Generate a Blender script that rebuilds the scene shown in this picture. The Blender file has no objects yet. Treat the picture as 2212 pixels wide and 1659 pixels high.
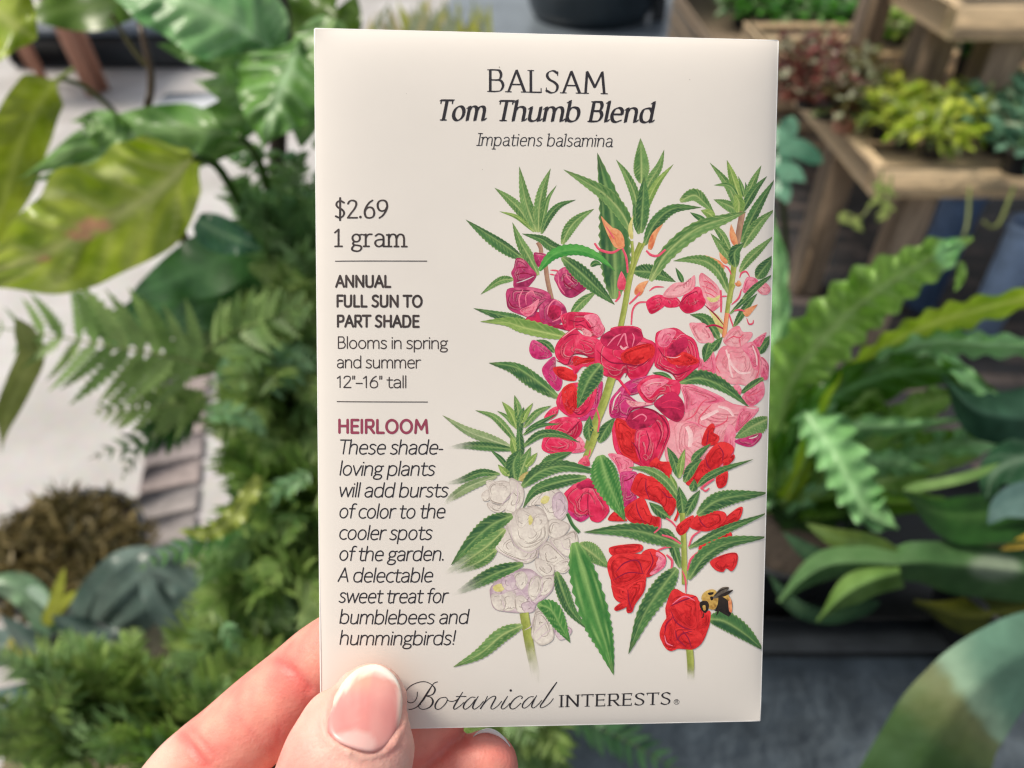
import bpy, math, random
import numpy as np
from mathutils import Vector, noise
from mathutils.bvhtree import BVHTree

# ------------------------------------------------------------------ camera, sky, sun, exposure
SC = bpy.context.scene
COL = SC.collection
R = math.radians
CAM_H, PITCH, LENS = 0.0, R(40), 26.0     # the camera is the origin; the floor lies 1.45 m below it
FZ = -1.45
FPX = 2212 * LENS / 36.0                 # focal length in units of a 2212 wide frame
CXP, CYP = 1106.0, 829.5
C0 = Vector((0, 0, CAM_H))
RIGHT = Vector((1, 0, 0))
FWD = Vector((0, math.cos(PITCH), -math.sin(PITCH)))
UP = Vector((0, math.sin(PITCH), math.cos(PITCH)))

cd = bpy.data.cameras.new("camera")
cam = bpy.data.objects.new("camera", cd)
COL.objects.link(cam)
cam.location = C0
cam.rotation_euler = (math.pi / 2 - PITCH, 0, 0)
cd.lens, cd.sensor_width, cd.clip_start, cd.clip_end = LENS, 36.0, 0.01, 200
cd.dof.use_dof = True
cd.dof.focus_distance = 0.1365
cd.dof.aperture_fstop = 14.0
SC.camera = cam

world = bpy.data.worlds.new("World")
SC.world = world
world.use_nodes = True
wn, wl = world.node_tree.nodes, world.node_tree.links
bgn = wn["Background"]
skyn = wn.new("ShaderNodeTexSky")
skyn.sky_type = 'NISHITA'
skyn.sun_disc = False
SUN_EL, SUN_AZ = R(60), R(282)           # azimuth from +Y, clockwise
skyn.sun_elevation, skyn.sun_rotation = SUN_EL, SUN_AZ
skyn.air_density, skyn.dust_density, skyn.ozone_density = 1.0, 3.0, 0.6
hsv = wn.new("ShaderNodeHueSaturation")
hsv.inputs["Saturation"].default_value = 0.34
wl.new(skyn.outputs[0], hsv.inputs["Color"])
wl.new(hsv.outputs[0], bgn.inputs["Color"])
bgn.inputs["Strength"].default_value = 0.105

sl = bpy.data.lights.new("sun", 'SUN')
sl.energy, sl.angle, sl.color = 2.3, R(18), (1.0, 0.90, 0.76)
sun = bpy.data.objects.new("sun", sl)
COL.objects.link(sun)
sdir = Vector((math.sin(SUN_AZ) * math.cos(SUN_EL), math.cos(SUN_AZ) * math.cos(SUN_EL), math.sin(SUN_EL)))
sun.rotation_euler = sdir.to_track_quat('Z', 'Y').to_euler()
sun.location = (0, 0, 3)

SC.view_settings.view_transform = 'Standard'
SC.view_settings.look = 'None'
SC.view_settings.exposure = 0.48
SC.view_settings.gamma = 1.0
SC.view_settings.use_curve_mapping = False
SC.render.engine = 'CYCLES'
SC.cycles.max_bounces = 8
SC.cycles.use_denoising = True
SC.cycles.filter_width = 1.25

# ------------------------------------------------------------------ helpers
def PT(x, y, d):
    """a point d metres deep in front of the camera, seen at (x, y) of a 2212 x 1659 frame"""
    return C0 + (FWD + RIGHT * ((x - CXP) / FPX) + UP * ((CYP - y) / FPX)) * d

def to_px(p):
    q = p - C0
    d = q.dot(FWD)
    return CXP + q.dot(RIGHT) / d * FPX, CYP - q.dot(UP) / d * FPX, d

def on_plane(x, y, z):
    r = FWD + RIGHT * ((x - CXP) / FPX) + UP * ((CYP - y) / FPX)
    return C0 + r * ((z - CAM_H) / r.z)

def lin(c):
    return tuple((v / 255 / 12.92) if v / 255 <= 0.04045 else ((v / 255 + 0.055) / 1.055) ** 2.4 for v in c[:3])

def mix(a, b, t):
    t = 0.0 if t < 0 else 1.0 if t > 1 else t
    return tuple(a[i] + (b[i] - a[i]) * t for i in range(3))

def nz(x, y=0.0, z=0.0):
    return noise.noise((x, y, z))

def sstep(a, b, x):
    t = max(0.0, min(1.0, (x - a) / (b - a)))
    return t * t * (3 - 2 * t)

def crom(pts, n, closed=False):
    """n points along a smooth curve through pts (any dimension)"""
    P = [np.array(p, float) for p in pts]
    m = len(P)
    if m == 2 and not closed:
        return [P[0] + (P[1] - P[0]) * i / (n - 1) for i in range(n)]
    segs = m if closed else m - 1
    out = []
    for i in range(n):
        u = i / n * segs if closed else i / (n - 1) * segs
        k = min(int(u), segs - 1)
        t = u - k
        if closed:
            a, b, c, d = P[(k - 1) % m], P[k % m], P[(k + 1) % m], P[(k + 2) % m]
        else:
            b, c = P[k], P[k + 1]
            a = P[k - 1] if k > 0 else 2 * b - c
            d = P[k + 2] if k + 2 < m else 2 * c - b
        out.append(0.5 * (2 * b + (c - a) * t + (2 * a - 5 * b + 4 * c - d) * t * t + (3 * b - a - 3 * c + d) * t ** 3))
    return out

def interp(tab, t):
    """tab: number or list of (t, value)"""
    if isinstance(tab, (int, float)):
        return tab
    if t <= tab[0][0]:
        return tab[0][1]
    for (a, va), (b, vb) in zip(tab, tab[1:]):
        if t <= b:
            k = (t - a) / (b - a)
            k = k * k * (3 - 2 * k)
            return va + (vb - va) * k
    return tab[-1][1]

def world_loc(o):
    p = Vector((0, 0, 0))
    while o is not None:
        p += o.location
        o = o.parent
    return p

def tag(o, label=None, cat=None, group=None, kind=None):
    if label: o["label"] = label
    if cat: o["category"] = cat
    if group: o["group"] = group
    if kind: o["kind"] = kind
    return o

def thing(name, label, cat, loc, group=None):
    o = bpy.data.objects.new(name, None)
    o.empty_display_size = 0.02
    o.location = loc
    COL.objects.link(o)
    return tag(o, label, cat, group)

def mesh_obj(name, verts, faces, m, parent=None, cols=None, smooth=True, origin=None):
    """one mesh object; verts are world points, stored relative to the parent (or origin)"""
    off = world_loc(parent) if parent is not None else (Vector(origin) if origin is not None else Vector((0, 0, 0)))
    me = bpy.data.meshes.new(name)
    me.from_pydata([(v[0] - off[0], v[1] - off[1], v[2] - off[2]) for v in verts], [], faces)
    if cols is not None:
        ca = me.color_attributes.new("Col", 'FLOAT_COLOR', 'POINT')
        arr = np.ones((len(verts), 4), np.float32)
        ca_ = np.array(cols, np.float32)
        arr[:, :ca_.shape[1]] = ca_
        ca.data.foreach_set("color", arr.ravel())
    if smooth:
        me.polygons.foreach_set("use_smooth", [True] * len(me.polygons))
    me.update()
    me.materials.append(m)
    o = bpy.data.objects.new(name, me)
    COL.objects.link(o)
    if parent is not None:
        o.parent = parent
    elif origin is not None:
        o.location = origin
    return o

class MB:
    """collects shapes into one mesh"""
    def __init__(s):
        s.v, s.f, s.c = [], [], []
    def add(s, v, f, c=None):
        n = len(s.v)
        s.v += list(v)
        s.f += [tuple(i + n for i in q) for q in f]
        if c is None:
            s.c += [(1, 1, 1)] * len(v)
        elif isinstance(c, tuple):
            s.c += [c] * len(v)
        else:
            s.c += list(c)
    def box(s, lo, hi, bev=0.004, c=None):
        """box with chamfered edges"""
        b = min(bev, *(0.45 * (hi[i] - lo[i]) for i in range(3)))
        v, idx = [], {}
        for sx in (0, 1):
            for sy in (0, 1):
                for sz in (0, 1):
                    for ax in range(3):
                        p = [lo[0] if not sx else hi[0], lo[1] if not sy else hi[1], lo[2] if not sz else hi[2]]
                        for k, sgn in enumerate((sx, sy, sz)):
                            if k != ax:
                                p[k] += b if not sgn else -b
                        idx[(sx, sy, sz, ax)] = len(v)
                        v.append(Vector(p))
        f = []
        for ax in range(3):
            o1, o2 = [k for k in range(3) if k != ax]
            for sg in (0, 1):
                q = []
                for a, bb in ((0, 0), (1, 0), (1, 1), (0, 1)):
                    k = [0, 0, 0]; k[ax] = sg; k[o1] = a; k[o2] = bb
                    q.append(idx[(*k, ax)])
                flip = (sg == 0) ^ (ax == 1)
                f.append(tuple(q[::-1]) if flip else tuple(q))
            for a in (0, 1):
                for bb in (0, 1):
                    k0 = [0, 0, 0]; k0[o1] = a; k0[o2] = bb
                    k1 = list(k0); k1[ax] = 1
                    f.append((idx[(*k0, o1)], idx[(*k1, o1)], idx[(*k1, o2)], idx[(*k0, o2)]))
        for sx in (0, 1):
            for sy in (0, 1):
                for sz in (0, 1):
                    f.append(tuple(idx[(sx, sy, sz, a)] for a in range(3)))
        s.add(v, f, c)
    def tube(s, pts, radii, n=10, c=None, cap=True):
        pts = [Vector(p) for p in pts]
        v, f = [], []
        T0 = (pts[1] - pts[0]).normalized()
        N = T0.orthogonal().normalized()
        for i, p in enumerate(pts):
            T = (pts[min(i + 1, len(pts) - 1)] - pts[max(i - 1, 0)]).normalized()
            N = (N - T * N.dot(T)).normalized()
            B = T.cross(N)
            r = radii if isinstance(radii, (int, float)) else radii[i]
            for k in range(n):
                a = 2 * math.pi * k / n
                v.append(p + N * (r * math.cos(a)) + B * (r * math.sin(a)))
            if i:
                for k in range(n):
                    k2 = (k + 1) % n
                    f.append(((i - 1) * n + k, (i - 1) * n + k2, i * n + k2, i * n + k))
        if cap:
            f.append(tuple(range(n))[::-1])
            f.append(tuple(range((len(pts) - 1) * n, len(pts) * n)))
        s.add(v, f, c)
    def lathe(s, base, prof, n=32, c=None):
        v, f = [], []
        for i, (r, z) in enumerate(prof):
            for k in range(n):
                a = 2 * math.pi * k / n
                v.append(Vector((base[0] + r * math.cos(a), base[1] + r * math.sin(a), base[2] + z)))
            if i:
                for k in range(n):
                    k2 = (k + 1) % n
                    f.append(((i - 1) * n + k, (i - 1) * n + k2, i * n + k2, i * n + k))
        s.add(v, f, c)
    def obj(s, name, m, parent=None, smooth=True, origin=None):
        return mesh_obj(name, s.v, s.f, m, parent, s.c, smooth, origin)

# ------------------------------------------------------------------ materials
def new_mat(name):
    m = bpy.data.materials.new(name)
    m.use_nodes = True
    nt = m.node_tree
    return m, nt.nodes, nt.links, nt.nodes["Principled BSDF"]

def mat_plain(name, rgb, rough=0.6, var=0.25, scale=20, bump=0.0, bscale=80, spec=0.5, stretch=None, rgb2=None):
    m, n, l, b = new_mat(name)
    tc = n.new("ShaderNodeTexCoord")
    mp = n.new("ShaderNodeMapping")
    l.new(tc.outputs["Object"], mp.inputs[0])
    if stretch: mp.inputs["Scale"].default_value = stretch
    no = n.new("ShaderNodeTexNoise")
    no.inputs["Scale"].default_value = scale
    no.inputs["Detail"].default_value = 6
    no.inputs["Roughness"].default_value = 0.65
    l.new(mp.outputs[0], no.inputs["Vector"])
    cr = n.new("ShaderNodeValToRGB")
    a = rgb2 or tuple(v * (1 - var) for v in rgb)
    bb = tuple(min(1, v * (1 + var)) for v in rgb)
    cr.color_ramp.elements[0].position, cr.color_ramp.elements[1].position = 0.3, 0.7
    cr.color_ramp.elements[0].color = (*a, 1)
    cr.color_ramp.elements[1].color = (*bb, 1)
    l.new(no.outputs["Fac"], cr.inputs[0])
    l.new(cr.outputs[0], b.inputs["Base Color"])
    b.inputs["Roughness"].default_value = rough
    b.inputs["Specular IOR Level"].default_value = spec
    if bump:
        nb = n.new("ShaderNodeTexNoise")
        nb.inputs["Scale"].default_value = bscale
        nb.inputs["Detail"].default_value = 5
        l.new(mp.outputs[0], nb.inputs["Vector"])
        bp = n.new("ShaderNodeBump")
        bp.inputs["Strength"].default_value = bump
        bp.inputs["Distance"].default_value = 0.01
        l.new(nb.outputs["Fac"], bp.inputs["Height"])
        l.new(bp.outputs[0], b.inputs["Normal"])
    return m

def mat_vcol(name, rough=0.5, spec=0.5, var=0.0, scale=200, trans=0.0, bump=0.0, bscale=150, bdist=0.001, sss=0.0, sat=1.0, alpha=False, cells=0.0):
    m, n, l, b = new_mat(name)
    at = n.new("ShaderNodeAttribute")
    at.attribute_name = "Col"
    src = at.outputs["Color"]
    tc = n.new("ShaderNodeTexCoord")
    if var:
        no = n.new("ShaderNodeTexNoise")
        no.inputs["Scale"].default_value = scale
        no.inputs["Detail"].default_value = 5
        l.new(tc.outputs["Object"], no.inputs["Vector"])
        mr = n.new("ShaderNodeMapRange")
        mr.inputs["From Min"].default_value, mr.inputs["From Max"].default_value = 0.25, 0.75
        mr.inputs["To Min"].default_value, mr.inputs["To Max"].default_value = 1 - var, 1 + var
        l.new(no.outputs["Fac"], mr.inputs["Value"])
        vm = n.new("ShaderNodeVectorMath")
        vm.operation = 'SCALE'
        l.new(src, vm.inputs[0])
        l.new(mr.outputs[0], vm.inputs["Scale"])
        src = vm.outputs[0]
    if sat != 1.0:
        hs = n.new("ShaderNodeHueSaturation")
        hs.inputs["Saturation"].default_value = sat
        l.new(src, hs.inputs["Color"])
        src = hs.outputs[0]
    if alpha:
        l.new(at.outputs["Alpha"], b.inputs["Alpha"])
    l.new(src, b.inputs["Base Color"])
    b.inputs["Roughness"].default_value = rough
    b.inputs["Specular IOR Level"].default_value = spec
    if sss:
        b.inputs["Subsurface Weight"].default_value = sss
        b.inputs["Subsurface Radius"].default_value = (1.0, 0.35, 0.2)
        b.inputs["Subsurface Scale"].default_value = 0.0035
    if bump:
        nb = n.new("ShaderNodeTexNoise")
        nb.inputs["Scale"].default_value = bscale
        nb.inputs["Detail"].default_value = 4
        l.new(tc.outputs["Object"], nb.inputs["Vector"])
        bp = n.new("ShaderNodeBump")
        bp.inputs["Strength"].default_value = bump
        bp.inputs["Distance"].default_value = bdist
        hgt = nb.outputs["Fac"]
        if cells:
            vo = n.new("ShaderNodeTexVoronoi")
            vo.inputs["Scale"].default_value = cells
            l.new(tc.outputs["Object"], vo.inputs["Vector"])
            ad = n.new("ShaderNodeMath"); ad.operation = 'MULTIPLY_ADD'
            ad.inputs[1].default_value = -0.7
            l.new(vo.outputs["Distance"], ad.inputs[0]); l.new(hgt, ad.inputs[2])
            hgt = ad.outputs[0]
        l.new(hgt, bp.inputs["Height"])
        l.new(bp.outputs[0], b.inputs["Normal"])
    if trans:
        tr = n.new("ShaderNodeBsdfTranslucent")
        l.new(src, tr.inputs["Color"])
        mx = n.new("ShaderNodeMixShader")
        mx.inputs[0].default_value = trans
        out = n["Material Output"]
        l.new(b.outputs[0], mx.inputs[1])
        l.new(tr.outputs[0], mx.inputs[2])
        l.new(mx.outputs[0], out.inputs["Surface"])
    return m

M_LEAF = mat_vcol("leaf", rough=0.30, spec=0.5, var=0.22, scale=60, trans=0.32, bump=0.25, bscale=90, bdist=0.002, sat=1.04)
M_FELT = mat_vcol("felted_leaf", rough=0.62, spec=0.25, var=0.22, scale=45, trans=0.18, bump=0.3, bscale=140, bdist=0.002)
M_FERN = mat_vcol("fern_frond", rough=0.45, spec=0.45, var=0.3, scale=70, trans=0.35, sat=0.98)
M_PRINT = mat_vcol("printed_colour", rough=0.42, spec=0.35, var=0.09, scale=2600, alpha=True)
M_INK = mat_plain("printed_ink", (0.022, 0.018, 0.022), rough=0.38, var=0.3, scale=900)
M_INKB = mat_plain("printed_ink_glare", (0.050, 0.036, 0.032), rough=0.38, var=0.5, scale=500)  # brownish glare on the lettering is put into this ink colour
M_INKR = mat_plain("printed_ink_maroon", lin((150, 62, 84)), rough=0.4, var=0.15, scale=900)
M_PAPER = mat_plain("coated_paper", (0.79, 0.735, 0.665), rough=0.34, var=0.022, scale=38, spec=0.5)
M_PAPERW = mat_plain("paper_edge", (0.86, 0.84, 0.80), rough=0.7, var=0.03, scale=400)  # white cut edge, its tone lifted for the light caught there
M_BLACK = mat_plain("black_plastic", (0.012, 0.014, 0.016), rough=0.45, var=0.4, scale=30)
M_SOIL = mat_plain("potting_soil", (0.03, 0.022, 0.016), rough=0.95, var=0.6, scale=120, bump=0.6)
M_WOOD = mat_plain("pale_timber", (0.76, 0.57, 0.345), rough=0.7, var=0.28, scale=6, stretch=(2, 14, 14), bump=0.2, bscale=30)
M_WOODG = mat_plain("weathered_timber", (0.36, 0.27, 0.185), rough=0.8, var=0.4, scale=5, stretch=(14, 14, 2), bump=0.2, bscale=30)
M_TERRA = mat_plain("stained_wood_leg", (0.36, 0.17, 0.11), rough=0.6, var=0.3, scale=12, stretch=(6, 6, 1))
M_SLATE = mat_plain("slate_grey_tabletop", (0.135, 0.165, 0.185), rough=0.5, var=0.45, scale=28, bump=0.25, bscale=60, rgb2=(0.075, 0.094, 0.108))
# ------------------------------------------------------------------ the ground
def sheet(name, x0, x1, y0, y1, z, m, nx=2, ny=2):
    v, f = [], []
    for j in range(ny + 1):
        for i in range(nx + 1):
            v.append((x0 + (x1 - x0) * i / nx, y0 + (y1 - y0) * j / ny, z))
    for j in range(ny):
        for i in range(nx):
            a = j * (nx + 1) + i
            f.append((a, a + 1, a + nx + 2, a + nx + 1))
    o = mesh_obj(name, v, f, m)
    o["kind"] = "structure"
    return o

def mat_concrete():
    m, n, l, b = new_mat("concrete")
    tc = n.new("ShaderNodeTexCoord")
    a = n.new("ShaderNodeTexNoise"); a.inputs["Scale"].default_value = 2.4; a.inputs["Detail"].default_value = 8
    c = n.new("ShaderNodeTexNoise"); c.inputs["Scale"].default_value = 45; c.inputs["Detail"].default_value = 4
    for t in (a, c): l.new(tc.outputs["Object"], t.inputs["Vector"])
    r1 = n.new("ShaderNodeValToRGB")
    r1.color_ramp.elements[0].position, r1.color_ramp.elements[1].position = 0.3, 0.72
    r1.color_ramp.elements[0].color = (0.38, 0.36, 0.34, 1)
    r1.color_ramp.elements[1].color = (0.62, 0.61, 0.60, 1)
    l.new(a.outputs["Fac"], r1.inputs[0])
    mx = n.new("ShaderNodeMix"); mx.data_type = 'RGBA'; mx.blend_type = 'MULTIPLY'
    mx.inputs["Factor"].default_value = 0.25
    l.new(r1.outputs[0], mx.inputs["A"]); l.new(c.outputs["Color"], mx.inputs["B"])
    l.new(mx.outputs["Result"], b.inputs["Base Color"])
    b.inputs["Roughness"].default_value = 0.55
    return m

def mat_dark_paving():
    m, n, l, b = new_mat("dark_brick_paving")
    tc = n.new("ShaderNodeTexCoord")
    mp = n.new("ShaderNodeMapping"); mp.inputs["Rotation"].default_value = (0, 0, R(4))
    l.new(tc.outputs["Object"], mp.inputs[0])
    br = n.new("ShaderNodeTexBrick")
    br.inputs["Scale"].default_value = 4.4
    br.inputs["Color1"].default_value = (0.018, 0.020, 0.024, 1)
    br.inputs["Color2"].default_value = (0.15, 0.115, 0.10, 1)
    br.inputs["Mortar"].default_value = (0.022, 0.02, 0.02, 1)
    br.inputs["Mortar Size"].default_value = 0.02
    br.inputs["Bias"].default_value = -0.45
    l.new(mp.outputs[0], br.inputs["Vector"])
    no = n.new("ShaderNodeTexNoise"); no.inputs["Scale"].default_value = 9; no.inputs["Detail"].default_value = 6
    l.new(tc.outputs["Object"], no.inputs["Vector"])
    mx = n.new("ShaderNodeMix"); mx.data_type = 'RGBA'; mx.blend_type = 'OVERLAY'
    mx.inputs["Factor"].default_value = 0.6
    l.new(br.outputs["Color"], mx.inputs["A"]); l.new(no.outputs["Fac"], mx.inputs["B"])
    l.new(mx.outputs["Result"], b.inputs["Base Color"])
    b.inputs["Roughness"].default_value = 0.6
    return m

M_CONC = mat_concrete()
M_GREYFLOOR = mat_plain("damp_shaded_grey_floor", (0.16, 0.19, 0.215), rough=0.35, var=0.35, scale=2.2, bump=0.05)  # damp grey with the shade of the back floor put into the colour
sheet("ground", -40, 40, -20, 60, FZ, mat_plain("far_ground", (0.2, 0.2, 0.2), rough=0.8))
sheet("concrete_floor", -6, -0.5, -3, 14, FZ + 0.004, M_CONC)
sheet("concrete_floor", -0.5, 0.05, -3, 4.2, FZ + 0.004, M_CONC)
sheet("dark_paved_floor", 0.05, 6, -3, 4.2, FZ + 0.004, mat_dark_paving())
sheet("damp_shaded_floor", -0.5, 6, 4.2, 14, FZ + 0.004, M_GREYFLOOR)

# brick edging across the concrete
pa, pb = on_plane(352, 1190, FZ), on_plane(398, 850, FZ)
be = thing("brick_edging", "row of grey pink bricks laid flat beside the pale concrete", "edging", (pa[0], pa[1], FZ + 0.004))
rng = random.Random(3)
ax_ = (pb - pa).normalized(); sx_ = Vector((ax_[1], -ax_[0], 0))
run, k = 0.0, 0
while run < (pb - pa).length:
    c = rng.choice([(0.36, 0.31, 0.30), (0.40, 0.36, 0.345), (0.33, 0.31, 0.315), (0.42, 0.35, 0.33)])
    b = MB()
    b.box((-0.075 + rng.uniform(-.004, .004), 0.004, 0.005), (0.075, 0.088, 0.022), 0.004, c)
    b.v = [Vector((pa[0], pa[1], FZ)) + sx_ * q[0] + ax_ * (run + q[1]) + Vector((0, 0, q[2])) for q in b.v]
    b.obj("brick", mat_vcol("brick_%d" % k, rough=0.85, var=0.25, scale=40, bump=0.3), be)
    run += 0.096
    k += 1

# ------------------------------------------------------------------ table with the tray
TZ = FZ + 0.85
tb = thing("display_table", "slate grey table top at the lower right under the ferns", "table", (0.35, 0.18, FZ))
b = MB(); b.box((-0.25, -0.15, TZ - 0.035), (1.05, 0.50, TZ), 0.004)
b.obj("table_top", M_SLATE, tb)
for sx in (-0.21, 1.0):
    for sy in (-0.11, 0.46):
        b = MB(); b.box((sx - 0.025, sy - 0.025, FZ + 0.006), (sx + 0.025, sy + 0.025, TZ - 0.037), 0.003)
        b.obj("leg", M_BLACK, tb)

# black tray: rim along y = 1340..1420 of the frame
ya = on_plane(1780, 1424, TZ)[1]
tr = thing("plant_tray", "black plastic nursery tray on the grey table under the wavy leaved ferns", "tray", (0.5, ya + 0.1, TZ + 0.001))
b = MB()
x0, x1, y0, y1, zt = 0.10, 0.95, ya, ya + 0.20, TZ + 0.030
b.box((x0, y0, TZ + 0.001), (x1, y1, TZ + 0.006), 0.001)
b.obj("tray_base", M_BLACK, tr)
b = MB()
b.box((x0, y0, TZ + 0.0065), (x1, y0 + 0.004, zt), 0.001)
b.box((x0, y1 - 0.004, TZ + 0.0065), (x1, y1, zt), 0.001)
b.box((x0, y0 + 0.0042, TZ + 0.0065), (x0 + 0.004, y1 - 0.0042, zt), 0.001)
b.box((x1 - 0.004, y0 + 0.0042, TZ + 0.0065), (x1, y1 - 0.0042, zt), 0.001)
b.box((x0 - 0.01, y0 - 0.012, zt + 0.0002), (x1 + 0.01, y0 + 0.02, zt + 0.004), 0.0015)
b.obj("tray_rim", mat_plain("worn_black_plastic", (0.022, 0.026, 0.03), rough=0.35, var=0.5, scale=25), tr)
# ------------------------------------------------------------------ the seed packet: a rectangle in space
def _packet_frame():
    px = [(680, 62), (1681, 88), (1642, 1557), (694, 1577)]
    Rr = np.array([((x - CXP) / FPX, (CYP - y) / FPX, 1.0) for x, y in px])
    M = np.array([Rr[0], -Rr[1], Rr[2], -Rr[3]]).T
    d = np.linalg.svd(M)[2][-1]
    d = d / d[0]
    P = Rr * d[:, None]
    P = P * (0.083 / np.linalg.norm(P[1] - P[0]))
    w = [C0 + RIGHT * p[0] + UP * p[1] + FWD * p[2] for p in P]
    return w
_pw = _packet_frame()
PK0 = _pw[0]
PW, PH = (_pw[1] - PK0).length, (_pw[3] - PK0).length
EU = (_pw[1] - PK0).normalized()
PN = EU.cross(_pw[3] - PK0).normalized()
if PN.dot(C0 - PK0) < 0: PN = -PN
EV = (_pw[3] - PK0).normalized()

def pk_uv(x, y):
    r = FWD + RIGHT * ((x - CXP) / FPX) + UP * ((CYP - y) / FPX)
    q = C0 + r * ((PK0 - C0).dot(PN) / r.dot(PN)) - PK0
    return q.dot(EU), q.dot(EV)

def pk_h(u, v):
    """height of the paper over the flat rectangle: softly pillowed, with a few dents"""
    a, b = 2 * u / PW - 1, 2 * v / PH - 1
    a, b = max(-1, min(1, a)), max(-1, min(1, b))
    h = 0.0020 * (1 - abs(a) ** 7) ** 0.8 * (1 - abs(b) ** (8 if b > 0 else 14)) ** 0.85 if abs(a) < 1 and abs(b) < 1 else 0.0
    h += 0.00045 * nz(u * 20, v * 17, 1.3) * (1 - a ** 4) * (1 - b ** 4)
    h += 0.00002 * nz(u * 110, v * 110, 4.1) * (1 - a ** 8) * (1 - b ** 8)
    # dent round the pressing thumb
    uu, vv = (u - 0.0105) / 0.012, (v - 0.1205) / 0.016
    h -= 0.0005 * math.exp(-(uu * uu + vv * vv)) * (1 - b ** 8)
    return h

def pk(u, v, off=0.0):
    u = max(0.0002, min(PW - 0.0002, u)); v = max(0.0002, min(PH - 0.0002, v))
    return PK0 + EU * u + EV * v + PN * (pk_h(u, v) + off)

packet = thing("seed_packet", "cream seed packet with painted pink red and white balsam flowers held in a hand", "seed packet", _pw[3])
NU, NV = 70, 104
def panel(name, sgn, m):
    v, f = [], []
    for j in range(NV + 1):
        for i in range(NU + 1):
            # denser towards the edges
            a = 0.5 - 0.5 * math.cos(math.pi * i / NU); b = 0.5 - 0.5 * math.cos(math.pi * j / NV)
            u, w = PW * (0.35 * a + 0.65 * i / NU), PH * (0.35 * b + 0.65 * j / NV)
            h = pk_h(u, w) if sgn > 0 else -0.00035 - 0.55 * pk_h(u, w)
            v.append(PK0 + EU * u + EV * w + PN * h)
    for j in range(NV):
        for i in range(NU):
            a = j * (NU + 1) + i
            q = (a, a + NU + 1, a + NU + 2, a + 1)
            f.append(q if sgn > 0 else q[::-1])
    return mesh_obj(name, v, f, m, packet)
panel("front_panel", 1, M_PAPER)
panel("back_panel", -1, M_PAPER)
# cut edge of the folded paper all round, a hair proud of the faces
b = MB()
ring = [(0, 0), (PW, 0), (PW, PH), (0, PH)]
for k in range(4):
    (u0, v0), (u1, v1) = ring[k], ring[(k + 1) % 4]
    pts = []
    for i in range(41):
        t = i / 40
        jit = 0.00006 * nz(i * 0.7, k * 9.1)
        pts.append(PK0 + EU * (u0 + (u1 - u0) * t) + EV * (v0 + (v1 - v0) * t) + PN * (-0.00017 + jit * 0.3))
    b.tube(pts, 0.0002, 8)
b.obj("paper_edge", M_PAPERW, packet)

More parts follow.
